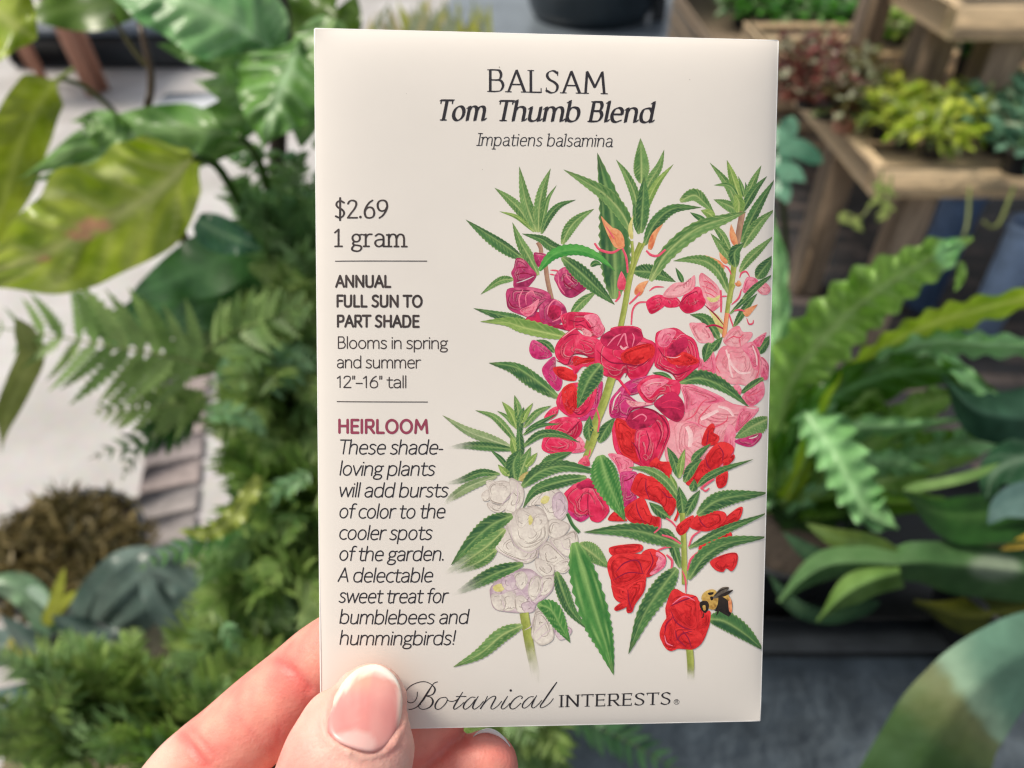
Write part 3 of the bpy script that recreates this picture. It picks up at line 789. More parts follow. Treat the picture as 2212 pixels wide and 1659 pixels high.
ART = """
# centre and right hand shoots, from the back
L 2 d 80 70 215,1380 420,1400 650,1490
L 2 d 26 28 720,1500 690,1430 645,1345
L 2 g 42 40 1205,1180 1110,1010 1000,890
L 2 g 55 50 1240,1330 1140,1170 1000,1000
L 1 d 150 165 1590,1660 1590,1250 1545,750 1412,190
L 1 g 70 78 1760,1000 1659,800 1500,620 1300,490 1070,360
L 1 d 30 30 1345,1330 1400,1300 1460,1320
L 3 g 45 50 1150,360 1270,230 1410,130
L 2 g 45 50 285,960 240,640 150,420 45,260
L 2 g 80 80 300,500 300,300 290,45
L 2 g 50 45 330,600 395,470 480,330 530,160
L 2 y 42 40 325,830 380,650 480,470 625,305
L 2 d 40 40 275,1010 250,850 220,690
L 2 d 72 72 295,1000 315,700 330,430
L 2 d 60 66 330,1120 440,900 620,755 910,740
L 2 g 70 55 690,680 830,620 930,690 1045,812
L 2 y 45 45 1040,850 980,800 900,770
L 2 d 30 28 960,880 880,840 790,790
B 2 Y 46 205,1060 190,940 220,820
B 2 O 62 385,1165 430,1020 520,905
# right shoot
L 2 g 60 55 1330,830 1260,760 1140,700 1030,660
L 2 d 58 52 1310,1090 1420,860 1540,650 1690,430
L 2 g 44 44 1290,780 1180,520 990,288
L 2 y 52 48 1320,700 1240,470 1165,260
L 2 g 22 24 1350,640 1325,540 1283,420
L 2 d 18 18 1362,640 1372,560 1358,478
L 2 g 40 40 1360,650 1440,480 1530,305
L 2 d 46 50 1320,790 1400,640 1470,540 1595,410
L 2 g 26 26 1290,640 1190,520 1032,515
L 2 y 60 60 1290,800 1290,680 1240,600
S 2 k 62 1330,780 1290,1000 1250,1250
S 2 s 58 1250,1250 1225,1450 1190,1700
L 2 g 60 58 1335,1140 1420,1000 1530,870 1690,740
L 2 g 52 46 1300,1390 1400,1260 1520,1150 1680,1010
L 2 d 70 70 1480,1450 1560,1350 1690,1200
L 2 d 66 60 1260,1340 1250,1190 1350,1095
B 2 O 70 1260,1120 1225,1010 1210,905
B 2 O 84 1130,1370 1060,1300 948,1222
B 2 O 60 1310,1490 1280,1510 1250,1500
B 2 O 50 1170,1300 1120,1250 1090,1190
C 2 S 14 1215,1420 1180,1350 1130,1320
C 2 S 16 1300,1450 1320,1400 1370,1385 1410,1440
L 2 g 74 86 390,1480 560,1200 850,960 1150,850 1372,780
L 2 g 55 62 1190,1610 1090,1400 960,1290 800,1265 618,1280
# left shoot
L 1 g 52 50 780,985 640,770 520,650 380,542
L 1 y 22 22 770,980 610,840 428,778
L 1 g 30 30 800,960 765,780 710,600
L 1 g 60 60 805,985 700,700 628,328
L 1 g 55 55 822,990 830,740 870,540 944,348
L 1 g 26 26 840,985 880,800 920,650 1005,515
L 1 d 36 42 850,1005 920,840 1030,720 1197,664
L 1 g 58 55 1060,1110 1130,960 1230,850 1382,755
S 1 k 42 815,1090 845,1150 850,1230
S 1 k 46 893,1320 915,1480 960,1680
L 1 d 85 38 670,1255 500,1130 300,1000 90,860
L 1 g 62 50 822,1420 730,1240 640,1080 560,888
L 1 g 38 40 575,1460 430,1480 240,1615
C 1 S 14 940,1370 1000,1375 1040,1390
C 1 S 12 935,1410 990,1420
F 1 P 775,1200 830,1195 900,1215 890,1290 830,1342 790,1290
F 1 P 600,1250 680,1265 745,1340 805,1420 740,1520 700,1540 580,1545 570,1460 548,1400 575,1340
C 1 D 10 590,1420 680,1400 760,1420
C 1 D 8 600,1350 660,1340 720,1350
C 1 V 9 600,1500 690,1470 780,1430
F 1 P 1010,1390 1080,1340 1150,1360 1250,1440 1325,1520 1250,1600 1150,1650 1060,1610 1000,1500 980,1450
C 1 D 12 1075,1420 1090,1500 1180,1560 1250,1600
C 1 D 10 1150,1400 1160,1470 1210,1500
C 1 K 9 1020,1420 1030,1520 1090,1610
C 1 K 9 1100,1380 1110,1440 1180,1510
L 1 d 50 55 1110,1185 950,1130 850,1060 655,1003
L 1 d 80 84 1060,1240 1250,1400 1420,1560 1590,1720
L 1 b 62 52 830,1375 980,1215 1200,1170 1420,1240 1600,1385
C 1 S 26 1385,1100 1440,1165 1560,1195 1650,1150
F 1 O 1450,830 1500,880 1600,980 1659,1060 1690,1120 1659,1160 1590,1140 1540,1060 1490,950
C 1 S 12 1500,930 1560,1020 1620,1100
B 2 O 95 100,1140 60,1010 -20,940
C 2 S 24 110,1150 150,1250 165,1400
B 2 S 90 100,1570 105,1470 100,1380
C 2 S 22 80,1580 80,1640 40,1690
C 2 S 20 130,1570 145,1640 150,1690
# centre stem
S 2 s 58 300,1100 235,1260 180,1480 130,1760 90,1960
S 2 s 30 205,1080 215,1240 190,1400
S 2 s 30 330,1100 280,1200 200,1420
C 2 S 26 350,1175 400,1220 470,1225 545,1165
B 2 O 88 255,1625 300,1540 375,1475
C 4 S 20 180,260 250,190 290,140
C 4 S 20 355,240 270,250 215,320 200,470
C 4 S 14 530,90 440,90 380,130
# pink and crimson flowers
F 2 L 885,1490 905,1400 990,1450 1080,1540 1115,1659 1110,1720 1010,1790 950,1700
C 2 S 8 915,1480 1000,1500 1060,1560
C 2 S 8 905,1530 1000,1560 1080,1620
C 2 S 8 930,1590 1010,1620 1090,1680
F 4 Y 960,190 1030,200 1100,170 1070,230 1000,240
C 4 S 22 1105,120 1110,230 1108,345
C 4 S 14 1110,185 1170,180
F 4 C 355,230 450,170 525,180 545,260 500,310 405,360 362,310
F 4 C 520,190 640,185 705,260 640,295 540,285
F 4 C 690,260 740,160 840,90 900,100 925,180 952,240 900,310 770,357 695,310
F 4 L 520,185 560,110 640,50 750,40 800,0 840,-25 838,95 740,165 640,195
C 4 D 9 690,255 760,180 860,130
C 4 C 8 540,200 610,230 660,290
L 4 d 60 60 1085,610 1010,490 930,400 790,365
B 4 Y 84 1140,560 1070,420 980,310
C 4 D 12 940,270 1050,370 1140,480
F 4 L 785,465 860,450 960,470 1040,630 930,655 860,625
C 4 D 20 950,490 1050,475 1170,530
S 4 s 46 1235,60 1195,180 1170,350
S 4 O 46 1170,350 1155,470 1140,600
C 4 S 18 1190,360 1210,420 1235,490
L 4 d 40 38 1240,490 1370,290 1490,150
L 4 d 32 28 1200,360 1400,170 1500,70 1690,-60
F 2 K 1340,1520 1380,1440 1470,1450 1500,1500 1450,1590 1380,1610 1330,1580
F 2 L 1480,1545 1570,1490 1640,1550 1610,1610 1530,1610
C 2 S 16 1215,1720 1290,1650 1320,1560
L 2 d 34 34 1330,1660 1500,1520 1680,1400
B 4 O 76 1350,370 1400,330 1495,262
C 4 S 16 1240,330 1300,318 1360,335
C 4 S 14 1375,400 1400,460 1440,455 1448,420
L 4 d 60 56 1500,760 1560,680 1680,560
F 4 K 1440,640 1590,545 1560,630 1510,695
F 4 K 1530,800 1615,860 1625,960 1600,1030 1530,1000
F 4 L 1040,850 1080,740 1150,680 1300,700 1420,640 1480,680 1530,800 1520,980 1430,1090 1300,1070 1200,1065 1060,970
F 4 K 1320,690 1420,645 1485,690 1520,800 1500,930 1440,900 1400,800
F 4 L 1130,630 1200,520 1290,480 1335,540 1430,545 1425,600 1320,690 1200,690
C 4 S 10 1150,640 1230,590 1300,600 1340,560
C 4 S 9 1300,600 1310,690
C 4 S 10 1430,660 1490,760 1510,930 1440,1080
C 4 S 10 1090,750 1050,860 1100,960
C 4 I 26 1160,720 1210,850 1300,950 1420,950
C 4 I 22 1190,760 1200,900 1230,1000
C 4 I 18 1440,680 1480,780 1490,880
F 4 K 860,780 960,840 1030,740 1050,950 900,960 870,900
L 4 d 64 50 990,650 960,740 935,850
L 4 d 44 40 1010,735 1060,670 1125,590
L 4 d 56 46 1560,1010 1420,1100 1300,1160
F 4 K 1220,1100 1280,1070 1322,1120 1300,1190 1240,1150
F 4 K 1330,1190 1480,1080 1560,1050 1572,1180 1480,1275 1400,1285
C 4 S 8 1350,1190 1460,1170 1560,1120
F 4 L 700,1060 900,1100 1250,1270 1510,1310 1400,1450 1260,1560 1240,1700 1220,1850 1000,1960 800,2020 640,1900 540,1800 560,1450 720,1400 740,1250
F 4 K 700,1060 900,1100 1150,1220 1000,1270 850,1300 740,1350 735,1200
F 4 K 1330,1310 1510,1310 1400,1440 1250,1570 1270,1440
F 4 K 1180,1480 1260,1540 1230,1800 1100,1900 1120,1700
C 4 I 40 900,1420 980,1380 1080,1330
C 4 I 50 760,1490 800,1580 790,1700
C 4 I 36 1000,1560 1060,1640 1060,1760
C 4 I 30 1080,1290 1180,1320 1240,1390
C 4 S 12 880,1470 960,1500 1060,1490 1160,1440 1180,1380
C 4 S 12 740,1430 830,1380 900,1270 970,1210
C 4 S 12 880,1465 890,1400 960,1320 1010,1270
C 4 K 14 760,1440 850,1460 900,1500
C 4 K 10 900,1560 920,1700 880,1900
L 4 d 88 60 690,1050 900,1010 1150,1110 1405,1305
C 4 W 8 1370,1305 1450,1315 1515,1305
L 4 g 120 66 1630,1420 1430,1500 1248,1612
F 4 M 1250,1640 1400,1595 1530,1565 1535,1620 1440,1700 1330,1690
C 4 W 10 1400,1620 1460,1610 1500,1590
# leaves at the left of the crimson flowers
L 3 d 80 46 735,460 600,410 450,370 168,300
L 3 d 36 36 985,745 900,660 800,620
F 3 M 770,620 730,710 760,790 850,817 962,780 900,690
F 3 M 990,790 900,850 858,930 920,1050 1020,1135 1065,1030 1000,930
F 3 P 510,110 640,90 760,90 900,130 950,190 900,260 830,300 760,390 660,372 530,315 500,220
F 3 D 700,400 830,340 950,480 1190,480 1140,530 1000,500 740,450
F 3 P 830,300 900,220 990,210 1080,270 1107,360 1050,450 960,480 860,450
F 3 P 640,320 760,270 840,210 930,190 830,290 780,380 690,385
F 3 K 640,320 740,270 830,210 790,330 720,385 660,360
F 3 D 920,300 970,270 1040,290 1050,360 980,420 920,380
C 3 K 12 640,310 630,200 670,110
C 3 K 10 700,270 700,170 760,130 790,180
C 3 D 10 620,300 560,280 520,220
C 3 K 12 910,370 930,280 990,220 1050,260
C 3 K 12 960,440 1040,400 1060,330
F 3 C 1050,370 1200,345 1200,500 1100,520 1060,450
L 3 y 58 88 1130,600 900,550 650,490 500,445 235,435
L 3 d 100 58 1022,1195 780,1010 580,890 322,850
# crimson cluster
F 3 C 1110,360 1220,340 1400,360 1460,450 1490,520 1440,590 1340,600 1240,520 1120,520
F 3 K 1280,380 1400,365 1460,450 1485,530 1440,590 1380,560 1340,460
F 3 L 1260,500 1320,520 1360,560 1340,600 1290,590
C 3 D 10 1130,420 1220,440 1290,420
C 3 D 9 1300,440 1340,500 1400,480
C 3 D 9 1190,480 1250,470 1300,500
F 3 R 970,900 1080,890 1200,950 1195,1030 1080,1022 1000,970
F 3 C 1000,830 1120,870 1180,780 1300,800 1490,750 1485,840 1380,900 1270,890 1190,970 1150,900
F 3 R 1180,790 1300,800 1480,760 1400,830 1260,860 1180,880
F 3 C 990,700 1050,600 1180,510 1280,575 1420,610 1490,740 1370,800 1260,765 1170,755 1120,862 1010,810
C 3 D 10 1000,820 1110,870 1165,770 1270,765 1370,800 1480,750
C 3 L 8 1060,600 1150,530 1200,500
C 3 D 8 1240,560 1150,570 1080,620
F 4 C -170,760 -160,650 -20,560 0,500 150,480 285,500 330,600 440,650 452,780 400,900 330,1000 200,1022 140,950 80,1020 0,1010 -100,960 -160,880
F 4 D -110,600 0,520 150,490 280,520 310,610 200,700 60,720 -60,690
F 4 R 100,760 250,680 400,660 440,740 380,830 200,880 120,850
C 4 D 12 -150,720 -20,840 130,860 280,880 400,800
C 4 K 14 60,680 130,560 150,640 170,700
C 4 L 22 90,680 120,710 160,690
C 4 K 12 -40,680 30,600 100,560
C 4 K 10 210,690 230,600 210,550
C 4 D 9 150,860 160,940 140,1000
F 4 C 440,600 480,530 640,500 740,560 850,640 890,850 830,930 680,1042 600,960 440,890 450,750
F 4 R 560,780 720,740 850,800 880,850 760,880 600,860
F 4 D 560,740 620,650 740,590 770,680 660,780 580,790
F 4 K 465,590 530,510 650,530 620,610 560,690 480,680
C 4 D 12 450,860 560,930 660,970 800,920
C 4 D 9 470,700 520,780 560,800
C 4 L 8 550,790 640,800 700,780
C 4 K 8 640,620 700,570 740,570
L 4 d 30 26 610,1020 520,970 410,950
F 4 M 60,1140 160,1040 280,1000 400,980 330,1060 280,1150 160,1180
F 4 C 270,1060 420,970 600,1015 690,1050 670,1180 500,1170 420,1250 340,1240 270,1150
F 4 K 300,1080 420,1010 580,1030 460,1120 380,1200 310,1150
C 4 L 9 330,1090 430,1050 530,1050
F 4 D 430,1250 600,1140 700,1210 737,1300 720,1400 660,1447 560,1400 480,1330
C 4 C 10 480,1270 600,1230 700,1250
C 4 C 9 500,1300 620,1300 710,1330
F 4 M 0,1240 60,1150 180,1180 280,1250 430,1262 300,1300 180,1350 140,1450 20,1390
F 4 L 150,1230 260,1240 420,1262 300,1285 200,1290
C 4 W 12 0,1300 30,1220 80,1170
C 4 W 10 10,1380 40,1270 100,1200
S 4 C 26 70,1010 130,1090 190,1170
F 4 C 20,1450 130,1400 180,1480 380,1500 480,1370 560,1420 592,1560 540,1700 470,1850 370,1920 260,1870 60,1770 10,1600
F 4 R 40,1420 130,1430 250,1530 240,1700 280,1850 120,1780 50,1600
F 4 C 250,1530 400,1500 460,1600 440,1750 370,1910 290,1850 240,1700
F 4 D 150,1440 200,1350 330,1310 470,1380 400,1480 270,1520 190,1500
C 4 D 14 140,1440 230,1310 420,1330 540,1440 570,1560 520,1700
C 4 K 12 210,1420 300,1370 350,1400 330,1440
C 4 D 10 200,1640 260,1720 300,1850
C 4 D 10 440,1420 500,1560 450,1720
C 4 D 9 350,1530 380,1650 350,1780
# crimson flowers lower left of the stem
F 3 C 880,1400 940,1320 1020,1290 1010,1370 930,1425
F 3 M 1230,1420 1350,1260 1440,1050 1470,1080 1425,1350 1390,1412 1270,1432
F 3 C 1010,1200 1080,1100 1180,1050 1300,1060 1400,1080 1400,1200 1330,1350 1230,1400 1110,1380 1012,1290
F 3 R 1060,1120 1180,1060 1220,1250 1150,1370 1080,1290
C 3 D 10 1160,1330 1240,1370 1330,1290
F 3 C 880,1540 940,1440 1110,1390 1240,1420 1262,1520 1200,1615 1080,1595 900,1560
C 3 D 12 1080,1590 1180,1500 1240,1430
F 5 K 1290,500 1380,350 1450,430 1430,500
F 5 C 1012,420 1060,330 1200,350 1350,400 1335,490 1150,522 1030,490
S 3 s 84 1560,1000 1480,1250 1390,1480 1320,1720
L 3 d 60 50 1345,1640 1330,1520 1340,1380
L 3 d 60 60 1430,1650 1500,1520 1590,1400
S 5 s 70 1560,300 1510,440 1455,560
C 5 S 20 1560,60 1590,180 1575,300
F 5 S 1375,615 1460,535 1492,640
C 5 S 14 1500,470 1490,530 1465,570
F 3 M 1545,1390 1540,1240 1620,1130 1690,1110 1640,1250 1640,1390
C 3 W 12 1565,1330 1590,1220 1650,1140
L 3 d 110 96 1450,865 1320,1040 1212,1312
# magenta bell and the leaf over it
F 6 K 20,370 130,370 240,420 275,470 240,560 150,600 100,480
F 6 M 140,560 240,540 310,560 290,680 270,800 310,800 250,880 160,880 150,700
C 6 D 10 170,640 230,620 290,570
F 5 C 1228,930 1370,800 1500,770 1590,900 1659,1000 1690,1100 1600,1204 1510,1190 1480,1140 1400,1200 1300,1130 1262,1010
F 5 M 1270,1080 1380,1140 1480,1130 1480,1160 1400,1203 1310,1150
F 5 D 1360,840 1440,790 1530,800 1560,870 1460,860 1400,880
C 5 D 9 1480,880 1475,1000 1480,1140
C 5 D 8 1420,920 1400,1000
# white plant: top shoot
L 5 p 46 56 700,450 480,375 250,285 12,132
L 5 d 26 26 685,680 600,570 495,480
L 5 d 42 48 745,480 480,450 250,440 20,470 f
L 5 g 40 36 765,410 640,250 520,140 342,82
L 5 g 20 20 725,240 660,150 562,88
L 5 y 42 42 765,270 700,110 612,-5
L 5 g 38 38 782,250 770,60 738,-70
L 5 d 36 36 785,360 800,160 832,50
L 5 y 32 32 812,215 850,120 924,8
L 5 g 32 34 832,255 960,110 1108,36
L 5 d 24 24 850,290 1000,205 1172,115
L 5 d 22 22 825,330 980,240 1210,218
L 5 d 46 36 825,450 1000,330 1200,330 1395,408
L 5 y 46 46 770,560 740,460 700,340
L 5 d 40 46 800,560 790,400 780,220
L 5 g 60 55 772,790 835,620 902,450
L 5 d 85 75 748,800 730,620 800,470
L 5 y 34 34 690,740 630,690 572,628
L 5 o 36 40 785,785 860,740 940,678
L 5 y 34 34 850,650 910,580 968,508
L 5 d 36 44 590,725 400,715 200,790 0,830 f
L 5 p 50 46 560,745 300,840 120,950 10,1050 f
# white flowers
F 5 W 450,800 520,785 560,830 500,900
F 5 W 410,930 470,880 500,940 480,990 425,990
F 5 W 470,1010 620,1040 690,980 665,1060 580,1112 490,1080
F 5 W 500,830 600,790 690,810 722,880 640,1000 620,1032 500,1000 480,900
F 5 W 690,770 770,790 830,870 825,1000 770,1090 740,1160 640,1115 700,940
C 5 V 8 770,800 770,950 740,1120
C 5 V 7 610,1030 680,960 740,880
F 5 W 860,1040 960,910 1070,850 1180,880 1260,960 1275,1080 1220,1180 1080,1190 1000,1040
F 5 V 1120,960 1200,900 1265,1000 1270,1090 1200,1180 1130,1120
F 5 Y 1000,990 1040,940 1090,955 1070,1010 1020,1020
F 5 W 1060,1240 1130,1170 1290,1230 1245,1330 1150,1372 1080,1330
F 5 W 1090,1370 1200,1360 1340,1290 1382,1420 1350,1520 1260,1552 1130,1440
F 5 W 520,1390 650,1260 710,1400 800,1490 970,1480 962,1560 850,1622 700,1570 560,1490
F 5 W 990,1470 1080,1400 1245,1560 1240,1590 1150,1642 1050,1640 1000,1560
F 5 W 650,1200 760,1080 860,1060 950,1040 1060,1130 1082,1350 1000,1440 880,1512 780,1470 705,1350
F 5 W 755,1120 800,1075 900,1130 890,1180 830,1255 790,1262 755,1200
F 5 W 920,1160 1000,1120 1062,1150 1060,1220 960,1310 920,1250
F 5 Y 880,1160 900,1135 925,1180 910,1225 885,1230
C 5 V 7 700,1250 720,1400 800,1480 900,1510 1010,1440 1080,1350
C 5 V 6 560,1490 700,1560 850,1590 960,1500
C 5 V 6 1090,1380 1150,1470 1250,1560
C 5 V 6 1200,1380 1240,1470 1340,1480
C 5 V 6 980,1480 970,1600 960,1659
L 5 d 66 50 1000,670 1130,580 1320,500
L 5 d 60 64 1460,755 1200,800 950,890 820,1068
L 5 d 78 72 815,850 1000,700 1250,645 1690,735
S 5 d 34 1270,1120 1320,1230 1390,1310
L 5 d 84 96 720,1140 520,1230 320,1400 100,1640
L 7 g 64 76 590,30 420,190 220,330 -10,470 f
L 7 g 56 60 510,220 350,330 90,450 f
# pinkish double flower
F 7 W 870,300 960,320 1040,370 1030,450 960,470 880,400
F 7 W 1040,370 1100,320 1195,300 1190,380 1130,435 1050,410
F 7 V 460,560 560,470 700,400 830,400 930,470 1042,450 1030,580 960,660 880,720 850,790 740,800 600,790 490,760 455,660
F 7 W 550,640 650,590 690,620 690,750 600,785 560,720
F 7 W 680,660 750,640 800,700 800,780 740,800 690,770
F 7 W 830,480 900,460 925,540 890,640 840,690 800,600
F 7 W 680,440 760,420 800,500 740,590 680,520
F 7 Y 480,560 540,530 600,550 560,600 500,600
F 7 V 560,470 650,440 690,520 640,600 570,560
F 7 W 460,640 540,620 600,700 570,780 490,750
F 7 V 740,720 820,690 870,720 840,790 770,795
F 7 W 930,470 1035,460 1025,570 950,640 900,600
C 7 V 7 930,480 925,590 860,700
C 7 V 7 470,610 550,630 640,590 690,640
C 7 V 7 690,500 740,600 830,700 860,740
C 7 V 6 640,500 640,560 690,620
C 7 V 6 860,420 850,500 820,550
C 7 V 6 560,680 590,760
L 7 d 60 70 755,350 520,430 300,540 75,660 f
S 7 s 84 765,800 790,950 825,1150 895,1470 f
F 7 W 880,760 960,780 1020,900 1035,1040 940,1102 870,1070 830,1000 850,880
F 7 V 1040,950 1150,920 1205,960 1170,1020 1090,1050
C 7 V 6 850,1000 930,920 1000,870
C 7 V 6 880,1060 960,990 1020,950
C 7 V 7 770,960 830,920 850,840
L 7 g 66 72 750,915 560,1010 360,1180 112,1308
L 7 d 60 64 1060,420 1120,600 1200,780 1350,955
L 7 v 84 80 890,720 1010,770 1100,920 1190,1078
L 7 g 84 80 1270,165 1400,260 1545,385
L 7 v 120 150 1230,150 1320,450 1440,850 1520,1100 1592,1382
# red plant
L 6 d 52 52 640,1010 520,930 430,850
F 6 R 1110,600 1225,540 1212,680 1130,712
F 6 R 800,665 850,560 990,420 1040,510 1110,545 1000,625 880,685
F 6 R 990,480 1010,380 1120,260 1230,260 1295,320 1250,400 1200,440 1100,532 1030,520
F 6 R 960,270 1000,130 1065,62 1098,100 1080,150 1142,195 1120,260 1050,285
F 6 R 1190,450 1290,378 1292,430 1200,505
C 6 D 9 1000,400 1020,480 1060,530
C 6 D 9 1030,130 1020,220 1010,280
C 6 D 9 1130,280 1180,360 1170,450
F 6 R 430,470 500,400 550,440 655,460 640,610 560,540 480,500
F 6 R 250,700 320,560 430,590 580,600 680,720 702,880 640,992 560,880 440,830 340,800 260,750
F 6 R 180,920 300,820 380,810 460,980 545,1010 500,1150 360,1092 220,1030
F 6 R 20,1030 90,940 180,1000 200,1040
C 6 D 10 400,610 400,720 440,830
C 6 D 9 300,850 320,950 380,1060
C 6 D 9 560,740 620,800 690,800
S 6 R 26 690,840 725,940 690,1040
L 6 y 26 26 710,720 670,640 640,565
L 6 g 50 46 775,890 610,650 430,530 222,498
L 6 d 50 46 735,610 680,430 612,295
L 6 y 36 36 738,605 755,450 792,315
L 6 d 40 38 860,445 930,370 1058,262
L 6 d 52 52 785,650 860,510 962,418
L 6 d 40 38 915,695 1030,600 1200,520 1505,430
C 6 S 26 950,720 1010,670 1090,620
C 6 S 18 960,710 1000,740 1040,712
L 6 d 60 60 775,990 760,850 730,690
L 6 d 50 48 800,990 870,850 945,730
L 6 d 44 44 860,740 880,690 885,618
S 6 s 56 765,960 782,1280 790,1680
L 6 d 54 50 745,1510 640,1200 545,1110
F 6 R 700,1110 780,1030 880,985 850,1080 800,1160 740,1182
F 6 R 1090,1130 1220,1000 1330,920 1388,918 1350,1035 1230,1092
F 6 R 840,1080 950,960 1180,950 1205,1040 1050,1142 900,1132
C 6 D 9 930,1000 960,1060 1010,1110
F 6 R 930,1330 970,1260 1080,1200 1260,1160 1250,1240 1130,1280 1000,1392
F 6 R 1050,1450 1200,1380 1325,1375 1328,1480 1275,1555 1215,1525 1180,1560 1100,1535
C 6 S 20 830,1300 870,1200 950,1140
C 6 S 20 820,1540 850,1430 930,1350
L 6 d 84 88 918,980 1100,850 1320,800 1690,780
L 6 d 46 46 830,1312 1100,1180 1350,1080 1690,980
L 6 d 92 62 830,1630 1000,1400 1250,1270 1690,1230
F 8 R 30,200 170,170 320,170 325,230 200,262 60,272
F 8 R 320,260 400,210 480,230 545,280 540,370 450,440 370,472 320,400
F 8 K 460,240 540,290 540,370 450,440 400,440 460,360
F 8 R 40,300 170,250 320,260 480,290 380,440 350,600 240,700 100,690 50,560
F 8 R 50,540 160,570 240,520 355,490 350,600 270,720 240,792 190,792 180,690 80,630
F 8 R 80,750 180,680 192,740 100,782
F 8 R 10,370 50,280 170,250 290,310 352,440 250,520 120,562 50,512
C 8 D 11 90,420 170,340 290,320 340,440
C 8 D 9 60,500 200,430 350,440
C 8 D 9 400,230 430,330 370,450
C 8 D 9 200,590 210,690 240,780
C 8 S 22 555,265 605,320 600,400
C 8 S 18 470,225 560,195 690,180
L 6 v 120 150 -60,380 20,650 192,1042
L 6 d 92 88 765,1285 480,1180 200,1130 -230,1150
C 6 S 22 560,1180 660,1210 750,1270
C 6 S 18 600,1010 660,1050 710,1110
C 6 S 18 545,1010 540,1100 480,1160
C 8 S 14 700,410 730,500 735,620
L 8 d 100 92 650,390 520,560 350,820 208,1185
S 8 s 66 772,1130 785,1280 790,1455 f
L 8 d 96 76 945,860 1100,890 1300,1020 1490,1190
F 8 R 545,760 590,620 640,580 720,620 850,680 900,790 965,795 945,950 890,1080 805,1142 660,1135 590,1155 505,1050 500,960 555,860
F 8 R 500,980 550,860 620,820 645,1060 625,1125 560,1135
F 8 R 500,1010 560,1120 665,1130 590,1155 530,1100
F 8 R 850,700 900,790 965,795 945,950 870,1002 830,920
F 8 R 630,960 700,940 800,960 885,1000 890,1080 805,1142 720,1132 640,1062
F 8 R 550,760 590,620 640,580 720,620 830,650 852,720 850,900 800,962 680,900 600,800
F 8 R 620,700 720,650 830,700 830,880 780,940 700,860
C 8 D 12 590,740 700,690 830,650
C 8 D 10 600,790 640,880 720,940 790,960
C 8 D 10 540,990 560,900 620,840
C 8 D 10 640,960 660,1040 740,1120
C 8 D 9 700,960 760,1040 790,1130
C 8 D 9 650,1060 700,1000 800,970
C 8 K 10 610,720 720,650 820,690
C 8 K 9 540,1010 560,1080 620,1110
# bumble bee
F 8 B 1010,760 1040,660 1120,640 1165,700 1168,780 1140,840 1060,800
F 8 O 1120,650 1160,690 1168,800 1140,790 1130,700
F 8 T 1070,650 1130,640 1140,700 1110,680
F 8 T 880,680 900,620 960,590 1010,600 1035,660 1030,730 1000,775 940,760
F 8 B 860,720 890,695 935,700 950,750 920,805 880,780
F 8 T 890,740 915,735 920,775 900,780
F 8 B 960,660 985,655 990,680 970,690
F 8 B 940,620 990,615 985,635 950,640
F 8 G 985,665 1060,580 1135,573 1115,610 1040,665
F 8 B 1030,660 1110,615 1178,600 1110,650
C 8 B 14 1000,780 1035,790 1020,830
C 8 B 14 1080,800 1120,820 1140,845
C 8 B 8 900,800 895,840 880,850
C 8 B 9 1000,650 1060,600 1130,577
"""
